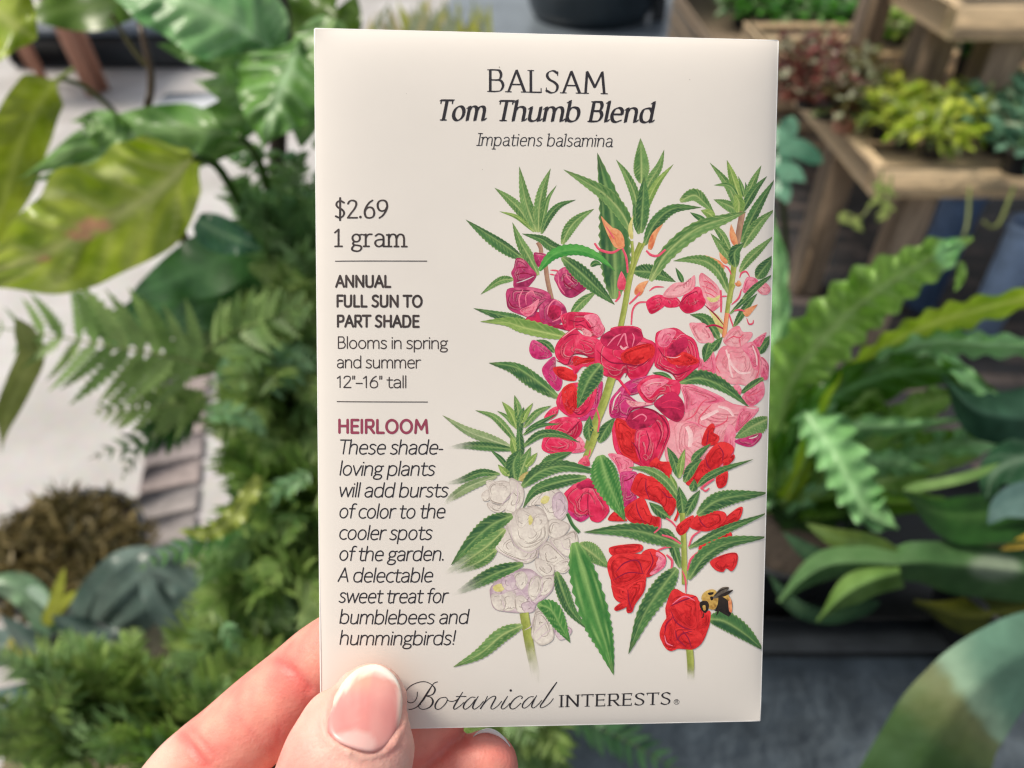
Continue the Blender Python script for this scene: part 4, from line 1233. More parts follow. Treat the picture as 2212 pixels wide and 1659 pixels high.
def _art():
    V, F, Cc = [], [], []
    rng = random.Random(5)
    z = 0.0
    def put(pts, faces, cols, step=0.16):
        nonlocal z
        n = len(V)
        off = 0.000014 + z * 0.000001
        V.extend(pk(*pk_uv(x, y), off) for x, y in pts)
        F.extend(tuple(i + n for i in f) for f in faces)
        Cc.extend(cols)
        z += step
    for ln in ART.strip().split('\n'):
        if ln[0] == '#': continue
        q = ln.split()
        kind, cx0, cy0, sc = q[0], *CROP[int(q[1])]
        fade = q[-1] == 'f'
        if fade: q = q[:-1]
        pal = q[2]
        if kind == 'L': wl_, wr_, raw = float(q[3]), float(q[4]), q[5:]
        elif kind in 'SCB': wl_ = wr_ = float(q[3]) / 2; raw = q[4:]
        else: raw = q[3:]
        P = [(cx0 + float(a) * sc, cy0 + float(b_) * sc) for a, b_ in (t.split(',') for t in raw)]
        sd = rng.uniform(0, 50)
        if kind in 'LS':
            dk, lt, rib, edge = [lin(c) for c in LP[pal]] if pal in LP else [lin(FP[pal][0]), lin(FP[pal][1]), lin(FP[pal][1]), lin(FP[pal][2])]
            nu, nv = (34, 12) if kind == 'L' else (20, 6)
            S = crom(P, nu + 1)
            pts, cols, faces = [], [], []
            size = max(wl_, wr_) * sc
            length = sum(math.dist(a, b_) for a, b_ in zip(S, S[1:]))
            flip = rng.random() < 0.5
            for i in range(nu + 1):
                t = i / nu
                a, b_ = S[max(i - 1, 0)], S[min(i + 1, nu)]
                dx, dy = b_ - a
                L = math.hypot(dx, dy) or 1
                lx, ly = dy / L, -dx / L                      # left of the direction of growth
                if kind == 'L':
                    pr = max(0.0, math.sin(math.pi * (0.03 + 0.97 * t) ** 0.78)) ** 0.92
                    pr = max(pr, 0.16 * (1 - t) ** 1.2)
                else:
                    pr = 1.0
                for j in range(nv + 1):
                    s = j / nv * 2 - 1                        # -1 left .. 1 right
                    w = (wl_ if s < 0 else wr_) * sc * pr
                    if kind == 'L' and abs(s) == 1 and size > 6:
                        w *= 1 + 0.075 * (1 if i % 2 else -1)   # saw teeth
                    x, y = S[i][0] - lx * w * s, S[i][1] - ly * w * s
                    pts.append((x, y))
                    n1 = nz(x * .35 + sd, y * .35, sd) * .5 + nz(x * .11, y * .11, sd + 7) * .6
                    if kind == 'L':
                        half = (s < 0) ^ flip
                        f = (0.22 if half else 0.68) + 0.55 * n1 + 0.25 * (t - .5)
                        c = mix(dk, lt, f)
                        if size > 7:
                            ph = (t * length / 9.0 + abs(s) * 1.1 * (size / 9)) % 1.0
                            vn = max(0, 1 - abs(ph - .5) * 6.5) * (0.85 if pal == 'v' else 0.55 if pal in 'dg' else .35) * min(1, abs(s) * 3) * (1 - .35 * abs(s))
                            c = mix(c, rib, vn)
                            ph2 = (ph + .3) % 1.0
                            c = mix(c, dk, max(0, 1 - abs(ph2 - .5) * 4) * .35)
                        if abs(s) < .01: c = mix(c, rib, .75 * (1 - .5 * t))
                        elif abs(s) < .2: c = mix(c, rib, .22 * (1 - t))
                        if abs(s) > .95: c = mix(c, edge, .75)
                        if t < .12 and pal != 'b': c = mix(c, rib, .5 * (1 - t / .12))
                        if t > .9: c = mix(c, (0.10, 0.09, 0.05), .25)
                    else:
                        c = mix(dk, lt, .5 - .55 * s + .6 * n1)
                        if abs(s) > .95: c = mix(c, edge, .8)
                    cols.append((*c, 1 - sstep(.40, .97, t + .12 * n1) if fade else 1.0))
            for i in range(nu):
                for j in range(nv):
                    a = i * (nv + 1) + j
                    faces.append((a, a + nv + 1, a + nv + 2, a + 1))
            put(pts, faces, cols)
        elif kind == 'C':
            ci, co, cl = [lin(c) for c in FP[pal]]
            S = crom(P, 22)
            pts, cols, faces = [], [], []
            fine = wl_ < 9
            for i in range(22):
                t = i / 21
                a, b_ = S[max(i - 1, 0)], S[min(i + 1, 21)]
                dx, dy = b_ - a
                L = math.hypot(dx, dy) or 1
                w = wl_ * sc * ((0.35 + .9 * math.sin(math.pi * t) ** .7) if fine else (0.75 + .25 * math.sin(math.pi * t)))
                for s in (-1, 0, 1):
                    x, y = S[i][0] - dy / L * w * s, S[i][1] + dx / L * w * s
                    pts.append((x, y))
                    c = mix(ci, co, .5 - .4 * s + .5 * nz(x * .4, y * .4, sd)) if pal != 'D' or not fine else mix(ci, cl, .3)
                    cols.append((*c, 1.0))
            for i in range(21):
                for j in range(2):
                    a = i * 3 + j
                    faces.append((a, a + 3, a + 4, a + 1))
            put(pts, faces, cols)
        else:
            ci, co, cl = [lin(c) for c in FP[pal]]
            if kind == 'B':                                   # bud: pointed drop from base to tip
                S = crom(P, 15)
                left, right = [], []
                for i in range(15):
                    t = i / 14
                    a, b_ = S[max(i - 1, 0)], S[min(i + 1, 14)]
                    dx, dy = b_ - a
                    L = math.hypot(dx, dy) or 1
                    w = wl_ * sc * math.sin(math.pi * (0.05 + .95 * t) ** .62) ** .85 if t < 1 else 0.0
                    left.append((S[i][0] + dy / L * w, S[i][1] - dx / L * w)); right.append((S[i][0] - dy / L * w, S[i][1] + dx / L * w))
                O = [np.array(p) for p in left + right[::-1][1:]]
                N = len(O)
            else:
                N = 46
                O = crom(P, N, True)
            ctr = sum(O) / N
            ang = rng.uniform(-.6, .6) + math.pi / 2          # petals read darker towards one side
            RG = 9
            pts, cols, faces = [tuple(ctr)], [], []
            sizep = max(math.dist(o, ctr) for o in O)
            white = pal in 'WV'
            def colr(x, y, r, k):
                n1 = nz(x * .22 + sd, y * .22, 3) * .8 + nz(x * .07, y * .07, sd) * .7
                g = ((x - ctr[0]) * math.cos(ang) + (y - ctr[1]) * math.sin(ang)) / (sizep + 1e-6)
                ph = nz(math.atan2(y - ctr[1], x - ctr[0]) * 2.6 + sd, sd, r * .4)
                fine = nz(math.atan2(y - ctr[1], x - ctr[0]) * 7 + sd, r * 1.2, sd)
                f = .50 - .62 * g + .7 * n1 + .6 * ph * r + .35 * fine * r
                c = mix(ci, co, f)
                if not white:
                    c = mix(c, cl, max(0, -ph) * .7 * r + max(0, .30 - f) * .75)
                    c = mix(c, lin((250, 170, 180)) if pal in 'CPMSK' else c, max(0, f - .8) * .6)
                if white and r > .92: c = mix(c, cl, .30 if r < .97 else .6)
                elif r > .97: c = mix(c, cl, .62)
                elif r > .88: c = mix(c, co if not white else ci, .4)
                return c
            cols.append((*colr(ctr[0], ctr[1], 0, 0), 1.0))
            rr = [.18, .36, .52, .66, .78, .87, .93, .965, 1.0]
            for r in rr:
                for k, o in enumerate(O):
                    jit = 1 + (.012 * nz(k * 1.7, sd, 2) if r > .9 else 0)
                    x, y = ctr + (o - ctr) * r * jit
                    pts.append((x, y))
                    cols.append((*colr(x, y, r, k), 1.0))
            for k in range(N):
                k2 = (k + 1) % N
                faces.append((0, 1 + k, 1 + k2))
                for m in range(RG - 1):
                    a, c_ = 1 + m * N, 1 + (m + 1) * N
                    faces.append((a + k, c_ + k, c_ + k2, a + k2))
            put(pts, faces, cols)
            # folded petal edges: short dark arcs with a light lip inside the bloom
            if kind == 'F' and pal in 'CPRSKMLWV' and sizep > 6:
                for q_ in range(max(2, int(sizep / (4.2 if not white else 5.5)))):
                    a0 = rng.uniform(0, 46); span = rng.uniform(7, 17); r0 = rng.uniform(.30, .88); wob = rng.uniform(-.16, .16)
                    arc = []
                    for i in range(12):
                        t = i / 11
                        k_ = a0 + span * t
                        o_ = O[int(k_) % 46] * (1 - k_ % 1) + O[(int(k_) + 1) % 46] * (k_ % 1)
                        r_ = min(.95, r0 + wob * math.sin(t * 3.1416) + .02 * math.sin(t * 9 + a0))
                        arc.append(ctr + (o_ - ctr) * r_)
                    for wd, cc, sh in ((rng.uniform(1.1, 2.2) * (1 if not white else .6), mix(ci, lin((252, 190, 196)) if pal in 'CPSKM' else co if not white else (.85, .8, .73), rng.uniform(.35, .8)), -.8), (rng.uniform(.35, .8), mix(ci, cl, rng.uniform(.55, 1)), 0)):
                        pp, cf, ff = [], [], []
                        for i, p_ in enumerate(arc):
                            t = i / 11
                            d_ = arc[min(i + 1, 11)] - arc[max(i - 1, 0)]
                            n_ = math.hypot(d_[0], d_[1]) or 1
                            nx_, ny_ = -d_[1] / n_, d_[0] / n_
                            out_ = (p_ - ctr); sg_ = 1 if nx_ * out_[0] + ny_ * out_[1] > 0 else -1
                            w_ = wd * math.sin(math.pi * (.04 + .92 * t)) ** .8
                            for s_ in (-1, 1):
                                pp.append((p_[0] + nx_ * sg_ * (s_ * w_ + sh * wd), p_[1] + ny_ * sg_ * (s_ * w_ + sh * wd)))
                                cf.append((*cc, .55 if sh else .8) if s_ * sg_ > 0 or not sh else (*cc, 0.0))
                        for i in range(11): ff.append((i * 2, i * 2 + 2, i * 2 + 3, i * 2 + 1))
                        put(pp, ff, cf, .03)
    mesh_obj("flower_illustration", V, F, M_PRINT, packet, Cc, smooth=True)
_art()

# small scuffs and specks on the printed face
_r = random.Random(8)
M_DUST = mat_plain("dust", (0.36, 0.31, 0.26), rough=.8)
for x, y, r in ((1078, 153, 2.0), (1484, 180, 1.2), (1042, 372, 1.2), (880, 210, 1.0)):
    _sp = Ink()
    _sp.fan([(x + r * (.6 + .4 * nz(k * .9, x)) * math.cos(k * .7854), y + r * 1.3 * (.6 + .4 * nz(k * .9, y)) * math.sin(k * .7854)) for k in range(8)])
    _sp.obj("dust_speck", M_DUST)
# ------------------------------------------------------------------ the hand
M_SKIN = mat_vcol("skin", rough=0.46, spec=0.4, var=0.05, scale=260, bump=0.32, bscale=2400, bdist=0.0003, sss=0.22, cells=1050)
M_NAIL = mat_vcol("finger_nail", rough=0.30, spec=0.5, var=0.03, scale=300, sss=0.15)

def limb(mb, secs, n=28):
    """closed tapered tube: secs = (x, y, d, half width across, half thickness in depth) in frame units / metres"""
    C = [PT(*q[:3]) for q in secs]
    W = [q[3] for q in secs]; Th = [q[4] for q in secs]
    m = 40
    Cs = [Vector(c) for c in crom(C, m)]
    Ws = [float(v[0]) for v in crom([(w,) for w in W], m)]; Ts = [float(v[0]) for v in crom([(t,) for t in Th], m)]
    v, f, rings = [], [], []
    def ring(c, T, k):
        S = T.cross(FWD).normalized(); D = S.cross(T).normalized()
        rings.append([c + S * (k[0] * math.cos(a)) + D * (k[1] * math.sin(a)) for a in [2 * math.pi * i / n for i in range(n)]])
    T0 = (Cs[1] - Cs[0]).normalized()
    for k in (8, 7, 6, 5, 4, 3, 2, 1):
        a = k / 9 * math.pi / 2
        ring(Cs[0] - T0 * (math.sin(a) * Ws[0] * .95), T0, (Ws[0] * math.cos(a), Ts[0] * math.cos(a)))
    for i, c in enumerate(Cs):
        T = (Cs[min(i + 1, m - 1)] - Cs[max(i - 1, 0)]).normalized()
        ring(c, T, (Ws[i], Ts[i]))
    T1 = (Cs[-1] - Cs[-2]).normalized()
    for k in range(1, 9):
        a = k / 9 * math.pi / 2
        ring(Cs[-1] + T1 * (math.sin(a) * Ws[-1]), T1, (Ws[-1] * math.cos(a), Ts[-1] * math.cos(a)))
    for r in rings: v += r
    for i in range(len(rings) - 1):
        for k in range(n):
            k2 = (k + 1) % n
            f.append((i * n + k, i * n + k2, (i + 1) * n + k2, (i + 1) * n + k))
    f.append(tuple(range(n))[::-1]); f.append(tuple(range((len(rings) - 1) * n, len(rings) * n)))
    mb.add(v, f)

hb = MB()
# thumb: wide and flat at the nail, lying on the face of the packet
limb(hb, [(802, 1508, .1307, .0062, .0044), (794, 1528, .1301, .0082, .0056), (780, 1562, .1290, .0100, .0070), (763, 1612, .1276, .0109, .0084),
          (744, 1662, .1270, .0113, .0093), (712, 1760, .1270, .0114, .0098), (668, 1880, .1290, .0104, .0098), (600, 2040, .133, .0112, .0110),
          (520, 2220, .140, .0140, .0140), (420, 2420, .150, .0180, .0170)])
# index finger: behind the packet, its side towards us
limb(hb, [(806, 1352, .1452, .0058, .0058), (770, 1376, .1456, .0070, .0066), (704, 1424, .1466, .0078, .0074), (648, 1472, .1480, .0080, .0078), (575, 1540, .1490, .0088, .0084),
          (500, 1607, .1500, .0090, .0088), (446, 1652, .1508, .0092, .0092), (400, 1698, .152, .0094, .0094), (330, 1800, .157, .0098, .0098), (250, 1960, .168, .0104, .0104), (190, 2120, .178, .0115, .012)])
# middle finger, mostly hidden behind the thumb and the packet
limb(hb, [(945, 1532, .1480, .0064, .0060), (905, 1558, .1480, .0078, .0072), (840, 1606, .1486, .0082, .0080), (740, 1690, .150, .0086, .0086), (620, 1800, .154, .0092, .0092), (480, 1950, .162, .0098, .0098), (320, 2150, .176, .0115, .012)])
# ring finger: tip showing below the packet
limb(hb, [(1050, 1652, .1455, .0066, .0060), (1018, 1678, .1455, .0079, .0074), (960, 1724, .1465, .0084, .0082), (860, 1810, .1490, .0088, .0088), (720, 1920, .155, .0094, .0094), (560, 2060, .164, .0098, .0100), (400, 2240, .176, .0115, .012)])
# little finger curled below
limb(hb, [(960, 1850, .147, .0062, .0058), (900, 1900, .148, .0070, .0070), (800, 1980, .152, .0076, .0076), (660, 2100, .160, .0084, .0084), (500, 2300, .174, .0105, .011)])
# palm, wrist and forearm
limb(hb, [(230, 2120, .178, .013, .012), (300, 2320, .180, .026, .014), (330, 2520, .184, .036, .017), (300, 2760, .192, .034, .019), (230, 3000, .205, .028, .021), (120, 3300, .225, .026, .022)])
limb(hb, [(190, 2140, .180, .013, .012), (320, 2200, .180, .013, .012), (430, 2300, .180, .012, .012), (480, 2420, .180, .013, .013)])
limb(hb, [(430, 2400, .152, .018, .016), (380, 2560, .168, .022, .018), (330, 2700, .184, .026, .019)])
_raw = hb.obj("hand_form", M_SKIN)
_m = _raw.modifiers.new("weld", 'REMESH'); _m.mode = 'VOXEL'; _m.voxel_size = 0.00062
_m = _raw.modifiers.new("soft", 'SMOOTH'); _m.iterations = 14; _m.factor = 0.5
_dg = bpy.context.evaluated_depsgraph_get()
_me = bpy.data.meshes.new_from_object(_raw.evaluated_get(_dg))
HV = [v.co.copy() for v in _me.vertices]
HN = [v.normal.copy() for v in _me.vertices]
HF = [tuple(p.vertices) for p in _me.polygons]
bpy.data.objects.remove(_raw)

def seg_d(p, a, b):
    ax, ay = b[0] - a[0], b[1] - a[1]
    t = max(0, min(1, ((p[0] - a[0]) * ax + (p[1] - a[1]) * ay) / (ax * ax + ay * ay)))
    return math.hypot(p[0] - a[0] - ax * t, p[1] - a[1] - ay * t)

# skin folds: (points in frame units, depth range, width, depth in m, redness)
FOLDS = [([(600, 1430), (632, 1452), (668, 1492)], (.138, .2), 7, .00060, 1.0), ([(612, 1424), (650, 1456), (684, 1500)], (.138, .2), 6, .00025, .5),
         ([(394, 1588), (420, 1622), (446, 1656)], (.138, .2), 8, .00060, .9), ([(410, 1572), (440, 1606), (470, 1640)], (.138, .2), 6, .00030, .5),
         ([(606, 1560), (600, 1600), (590, 1640)], (.138, .2), 4, .00010, .2), ([(520, 1560), (560, 1600)], (.138, .2), 4, .00008, .15),
         ([(1000, 1640), (990, 1659)], (.138, .2), 4, .0001, .2),
         ([(735, 1640), (775, 1652), (820, 1640), (850, 1622)], (.1, .131), 4, .00012, .15), ([(700, 1625), (722, 1652), (730, 1672)], (.1, .131), 4, .0001, .1),
         ([(752, 1458), (726, 1487), (705, 1525), (697, 1560), (702, 1588), (722, 1610), (756, 1626)], (.1, .1345), 8, -.00042, .12), ([(756, 1626), (792, 1637), (830, 1627), (852, 1606)], (.1, .1345), 7, -.00030, .10), ([(852, 1606), (872, 1570), (877, 1530), (872, 1495)], (.1, .1345), 7, -.00036, .12),
         ([(864, 1565), (868, 1590), (858, 1612)], (.1, .131), 3, .0001, .1)]
cols = []
SK = lin((234, 166, 146)); SKR = lin((222, 116, 108)); SKP = lin((240, 200, 182)); SKT = lin((228, 158, 146))
V2 = []
for v, nrm in zip(HV, HN):
    x, y, d = to_px(v)
    thumb = d < .1345 and y < 1900
    red, dz = 0.0, 0.0
    for pts, (d0, d1), w, dep, rd in (FOLDS if y < 1720 else ()):
        if d0 < d < d1:
            q = min(seg_d((x, y), a, b_) for a, b_ in zip(pts, pts[1:]))
            g = math.exp(-(q / w) ** 2)
            dz += dep * g
            red = max(red, rd * math.exp(-(q / (w * 1.8)) ** 2))
    n1 = nz(v[0] * 110, v[1] * 110, v[2] * 110); n2 = nz(v[0] * 420, v[1] * 420, v[2] * 420)
    if thumb:
        c = mix(SKT, SKP, .35 + .5 * n1 + .3 * n2)
        c = mix(c, SKR, sstep(760, 640, x) * sstep(1500, 1640, y) * .35)
        c = mix(c, SKP, sstep(1560, 1450, y) * .6)
    else:
        c = mix(SK, SKR, .34 + .6 * n1 + .25 * n2)
        c = mix(c, SKP, sstep(430, 330, x) * .55 * (1 if d > .14 else 0))
        c = mix(c, SKR, .35 if x > 880 else 0)
    c = mix(c, SKR, red)
    cols.append(c)
    V2.append(v - nrm * dz)
base = PT(745, 1680, .128)
hand = mesh_obj("hand", V2, HF, M_SKIN, None, cols, True, base)
tag(hand, "bare left hand pinching the seed packet between thumb and fingers", "hand")

# nails
bvh = BVHTree.FromPolygons([tuple(v) for v in V2], HF)
def nail(outline, pal, free, lun, thick, rise):
    """outline in frame units (closed); a thin curved plate laid on the finger"""
    N = 48
    O = crom(outline, N, True)
    ctr = sum(O) / N
    rr = [0, .15, .3, .45, .6, .72, .82, .9, .95, 1.0]
    pts, cols, faces = [], [], []
    def hit(x, y):
        r = (FWD + RIGHT * ((x - CXP) / FPX) + UP * ((CYP - y) / FPX)).normalized()
        h = bvh.ray_cast(C0, r)
        return (h[0], r, h[3]) if h[0] is not None else None
    hits = []
    for r in rr:
        for k in range(N if r else 1):
            x, y = ctr + (O[k] - ctr) * r
            hits.append((x, y, r, hit(x, y)))
    # depth by the smooth surface below, plate pulled a little towards the eye
    dl = [h[3][2] for h in hits if h[3] and h[3][2] < .134]
    for x, y, r, h in hits:
        d = h[2] * (h[1].dot(FWD)) if h else None
        if d is None or d > .134: d = .1318
        pts.append([x, y, d, r])
    # fit a smooth cap d(x, y) by least squares so that the plate is clean
    A = np.array([[1, (p[0] - ctr[0]) / 100, (p[1] - ctr[1]) / 100, ((p[0] - ctr[0]) / 100) ** 2, ((p[1] - ctr[1]) / 100) ** 2, (p[0] - ctr[0]) * (p[1] - ctr[1]) / 1e4] for p in pts if p[3] < .93])
    co = np.linalg.lstsq(A, np.array([p[2] for p in pts if p[3] < .93]), rcond=None)[0]
    out = []
    for x, y, d, r in pts:
        X, Y = (x - ctr[0]) / 100, (y - ctr[1]) / 100
        df = float(np.dot(co, [1, X, Y, X * X, Y * Y, X * Y]))
        edge_down = 0.00042 * max(0, (r - .9) / .1) ** 2 * (1 if y > free + 40 else .2)
        out.append(PT(x, y, df - rise + edge_down))
        cols.append(pal(x, y, r, X, Y))
    for k in range(N):
        k2 = (k + 1) % N
        faces.append((0, 1 + k, 1 + k2))
        for m in range(len(rr) - 2):
            a, c_ = 1 + m * N, 1 + (m + 1) * N
            faces.append((a + k, c_ + k, c_ + k2, a + k2))
    # rim: give the plate its thickness
    n0 = len(out); a = 1 + (len(rr) - 2) * N
    for k in range(N):
        p = out[a + k]
        out.append(p + (p - C0).normalized() * thick)
        cols.append(cols[a + k])
    for k in range(N):
        k2 = (k + 1) % N
        faces.append((a + k, n0 + k, n0 + k2, a + k2))
    return out, faces, cols

THUMB_NAIL = [(812, 1435), (838, 1446), (858, 1468), (868, 1497), (869, 1528), (864, 1560), (853, 1590), (836, 1612), (812, 1625), (790, 1624), (760, 1616), (728, 1602), (708, 1582),
              (705, 1556), (713, 1524), (730, 1490), (752, 1461), (780, 1441)]
BED = [(770, 1470), (806, 1455), (838, 1466), (854, 1492)]
def thumb_pal(x, y, r, X, Y):
    # free edge above the pink bed
    yb = 1453 + ((x - 806) / 52) ** 2 * 26 + 6 * nz(x * .05, 3)
    n = nz(x * .02, y * .006, 5) * .5 + nz(x * .09, y * .01, 8) * .25
    pink = mix(lin((214, 128, 124)), lin((232, 166, 158)), .4 + n + sstep(1540, 1480, y) * .35)
    pink = mix(pink, lin((240, 188, 156)), sstep(1510, 1465, y) * .5 * (1 if x < 800 else .3))
    tipc = mix(lin((240, 222, 198)), lin((248, 240, 228)), .3 + sstep(780, 830, x) * .8)
    c = mix(pink, tipc, sstep(yb + 7, yb - 4, y))
    lx, ly = (x - 765) / 52, (y - 1606) / 30
    c = mix(c, lin((238, 198, 190)), sstep(1.05, .75, math.hypot(lx, ly)) * .75)
    c = mix(c, lin((206, 120, 112)), sstep(.93, .99, r) * .5 if y > 1480 and x < 850 else 0)
    if x > 852 and y < 1570: c = mix(c, lin((246, 222, 206)), sstep(852, 866, x) * .8)
    return c
_v, _f, _c = nail(THUMB_NAIL, thumb_pal, 1480, None, .0006, .00048)
mesh_obj("thumb_nail", _v, _f, M_NAIL, hand, _c)

# ring finger nail: its white free edge shows above the tip
b = MB()
arc = crom([(1020, 1594), (1036, 1581), (1054, 1576), (1072, 1581), (1089, 1595), (1102, 1614)], 20)
v, f, c = [], [], []
for i, (x, y) in enumerate(arc):
    t = i / 19
    for j, (k, dd) in enumerate(((0, .1446), (.35, .1454), (.7, .1466), (1.0, .1482))):
        w = 24 * math.sin(math.pi * (0.1 + .8 * t))
        v.append(PT(x - .45 * w * k, y + w * k, dd)); c.append(lin((250, 246, 240)) if k < .4 else lin((244, 200, 190)))
for i in range(19):
    for j in range(3):
        a = i * 4 + j
        f.append((a, a + 4, a + 5, a + 1))
n = len(v)
v += [p + FWD * .0006 for p in v]; c += c
f += [tuple(n + q for q in reversed(ff)) for ff in f[:57]]
for i in range(19): f.append((i * 4, n + i * 4, n + i * 4 + 4, i * 4 + 4))
mesh_obj("finger_nail", v, f, M_NAIL, hand, c)
# ------------------------------------------------------------------ foliage builders
def leaf_mesh(spine, wl, wr, dark, light, rib, nu=30, nv=12, tilt=(0.0, 0.0), cup=0.0, ruffle=(0, 0), tooth=(0, 0, 0), pucker=0.0,
              veins=9, vein_amt=.5, blot=.6, prof='leaf', spots=(), bands=None):
    """blade along spine [(x, y, d)]; widths in frame units; tilt = how far each edge leans away (m)"""
    S = crom(spine, nu + 1)
    pts, cols, faces = [], [], []
    sd = rng_leaf.uniform(0, 90)
    for i in range(nu + 1):
        t = i / nu
        a, b_ = S[max(i - 1, 0)], S[min(i + 1, nu)]
        dx, dy = b_[0] - a[0], b_[1] - a[1]
        L = math.hypot(dx, dy) or 1
        lx, ly = dy / L, -dx / L
        if prof == 'leaf': pr = max(.03 * (1 - t), math.sin(math.pi * (.04 + .96 * t) ** .72)) ** .8 if t < 1 else .01
        elif prof == 'strap': pr = min(1, (t * 9 + .25)) * (1 - max(0, (t - .55) / .45) ** 2.2) + .01
        elif prof == 'band': pr = 1.0
        else: pr = interp(prof, t)
        for j in range(nv + 1):
            s = j / nv * 2 - 1
            w = interp(wl, t) if s < 0 else interp(wr, t)
            w *= pr
            if tooth[0]:
                ph = (t * tooth[1] + (sd if s < 0 else sd * 1.7)) % 1.0
                w *= 1 + tooth[0] * abs(s) ** 2 * ((ph - .5) * 2 if tooth[2] else math.sin(ph * 6.283))
            x, y = S[i][0] - lx * w * s, S[i][1] - ly * w * s
            d = S[i][2]
            d += (tilt[0] if s < 0 else tilt[1]) * abs(s) * pr + cup * s * s * pr
            d += ruffle[0] * math.sin(t * ruffle[1] * 6.283 + (2.1 if s > 0 else 0) + .6 * math.sin(t * 9)) * abs(s) ** 1.6 * pr
            ph = t * veins - abs(s) * 1.3
            d += pucker * (math.cos(ph * 6.283) * min(1, abs(s) * 2.5) * (1 - .3 * abs(s)) + 1.2 * nz(x * .02, y * .02, sd)) * min(1, pr * 1.5)
            if abs(s) < .1: d += pucker * 1.0
            pts.append(PT(x, y, d))
            n1 = nz(x * .012 + sd, y * .012, sd) + .5 * nz(x * .04, y * .04, sd)
            c = mix(dark, light, .5 + blot * n1)
            vn = max(0, 1 - abs((ph % 1.0) - .5) * 7) * min(1, abs(s) * 5) * (1 - .5 * abs(s))
            c = mix(c, rib, vn * vein_amt)
            if abs(s) < .01: c = mix(c, rib, min(1, vein_amt * 1.6))
            elif abs(s) < .18: c = mix(c, rib, vein_amt * .5)
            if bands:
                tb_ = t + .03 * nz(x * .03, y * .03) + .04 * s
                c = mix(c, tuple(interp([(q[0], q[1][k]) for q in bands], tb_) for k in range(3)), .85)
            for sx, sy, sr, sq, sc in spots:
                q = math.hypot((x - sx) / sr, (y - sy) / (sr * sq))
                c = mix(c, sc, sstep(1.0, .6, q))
            cols.append(c)
    for i in range(nu):
        for j in range(nv):
            a = i * (nv + 1) + j
            faces.append((a, a + nv + 1, a + nv + 2, a + 1))
    return pts, faces, cols
rng_leaf = random.Random(21)

def leaf(parent, spine, wl, wr, pal, name="leaf", mat=None, **kw):
    v, f, c = leaf_mesh(spine, wl, wr, *pal, **kw)
    return mesh_obj(name, v, f, mat or M_LEAF, parent, c)

def stem(parent, pts, r0, r1, col, name="stem", mat=None):
    b = MB()
    S = crom(pts, 14)
    b.tube([PT(*p) for p in S], [r0 + (r1 - r0) * i / 13 for i in range(14)], 9, col)
    return b.obj(name, mat or M_LEAF, parent)

def frond_mesh(S, width, n, dark, light, rng, ang=62, fat=.205, droop=.0, teeth=7, curl=0.0, jit=.12, lift=0.0):
    """fern frond in space: S = world points base to tip; width = longest pinna (m)"""
    V, F, Cc = [], [], []
    m = len(S)
    def fr(t):
        u = t * (m - 1)
        k = min(int(u), m - 2)
        p = S[k].lerp(S[k + 1], u - k)
        T = (S[min(k + 1, m - 1)] - S[max(k, 0)]).normalized()
        return p, T
    view = FWD
    # rachis
    rw = width * .018
    b = MB()
    b.tube([S[i] for i in range(m)], [rw * (1.3 - i / (m - 1)) + .0002 for i in range(m)], 5, mix(light, (0.16, 0.13, 0.05), .4))
    V += b.v; F += b.f; Cc += b.c
    for i in range(n):
        t = .10 + .88 * (i + .5) / n
        p, T = fr(t)
        side0 = T.cross(view).normalized()
        nrm = side0.cross(T).normalized()
        ln = width * (math.sin(math.pi * min(1, (.18 + t * .82)) ** 1.05) ** .75 if t > .0 else 0) * (1 - .15 * t)
        ln = max(ln, width * .08)
        for sg in (-1, 1):
            a = R(ang + rng.uniform(-9, 9) - 12 * t)
            D = (T * math.cos(a) + side0 * (sg * math.sin(a)) + nrm * rng.uniform(-.35, .35) * 1.0 + Vector((0, 0, -droop))).normalized()
            L = ln * rng.uniform(1 - jit, 1 + jit)
            across = (D.cross(nrm)).normalized()
            roll = rng.uniform(-.5, .5)
            across = (across * math.cos(roll) + nrm * math.sin(roll)).normalized()
            ns = teeth * 2
            base = len(V)
            shade = mix(dark, light, .5 + rng.uniform(-.45, .45))
            q = p.copy()
            dd = D.copy()
            for k in range(ns + 1):
                tt = k / ns
                w = L * fat * (1 - tt ** 1.8) * (1.0 if k % 2 else .48) * (1.0 if tt > .06 else .5)
                cc = mix(shade, light, .25 * tt)
                V += [q + across * w + D * (w * .35), q + nrm * (w * .18), q - across * w + D * (w * .35)]
                Cc += [cc, mix(cc, dark, .25), cc]
                dd = (dd + Vector((0, 0, -1)) * (.05 * curl + .012) + T * .02).normalized()
                q = q + dd * (L / ns)
            for k in range(ns):
                a0 = base + k * 3
                F += [(a0, a0 + 3, a0 + 4, a0 + 1), (a0 + 1, a0 + 4, a0 + 5, a0 + 2)]
    return V, F, Cc

def frond(parent, spine, width_px, n, pal, rng, **kw):
    S = [PT(*q) for q in crom(spine, 14)]
    d = spine[len(spine) // 2][2]
    v, f, c = frond_mesh(S, width_px * d / FPX, n, pal[0], pal[1], rng, **kw)
    return mesh_obj("frond", v, f, M_FERN, parent, c)

def pot(parent, base, r, h, m, name="pot", soil=True):
    b = MB()
    b.lathe(base, [(0.001, 0), (r * .72, 0), (r * .74, .002), (r * .96, h * .86), (r * 1.0, h * .87), (r * 1.02, h), (r * .95, h), (r * .92, h * .8), (r * .9, h * .78)], 28)
    o = b.obj(name, m, parent)
    if soil:
        b = MB()
        v, f = [], []
        b.lathe((base[0], base[1], base[2] + h * .84), [(r * .93, 0), (r * .6, .004), (r * .3, .006), (.001, .007)], 24)
        b.obj("soil", M_SOIL, parent)
    return o

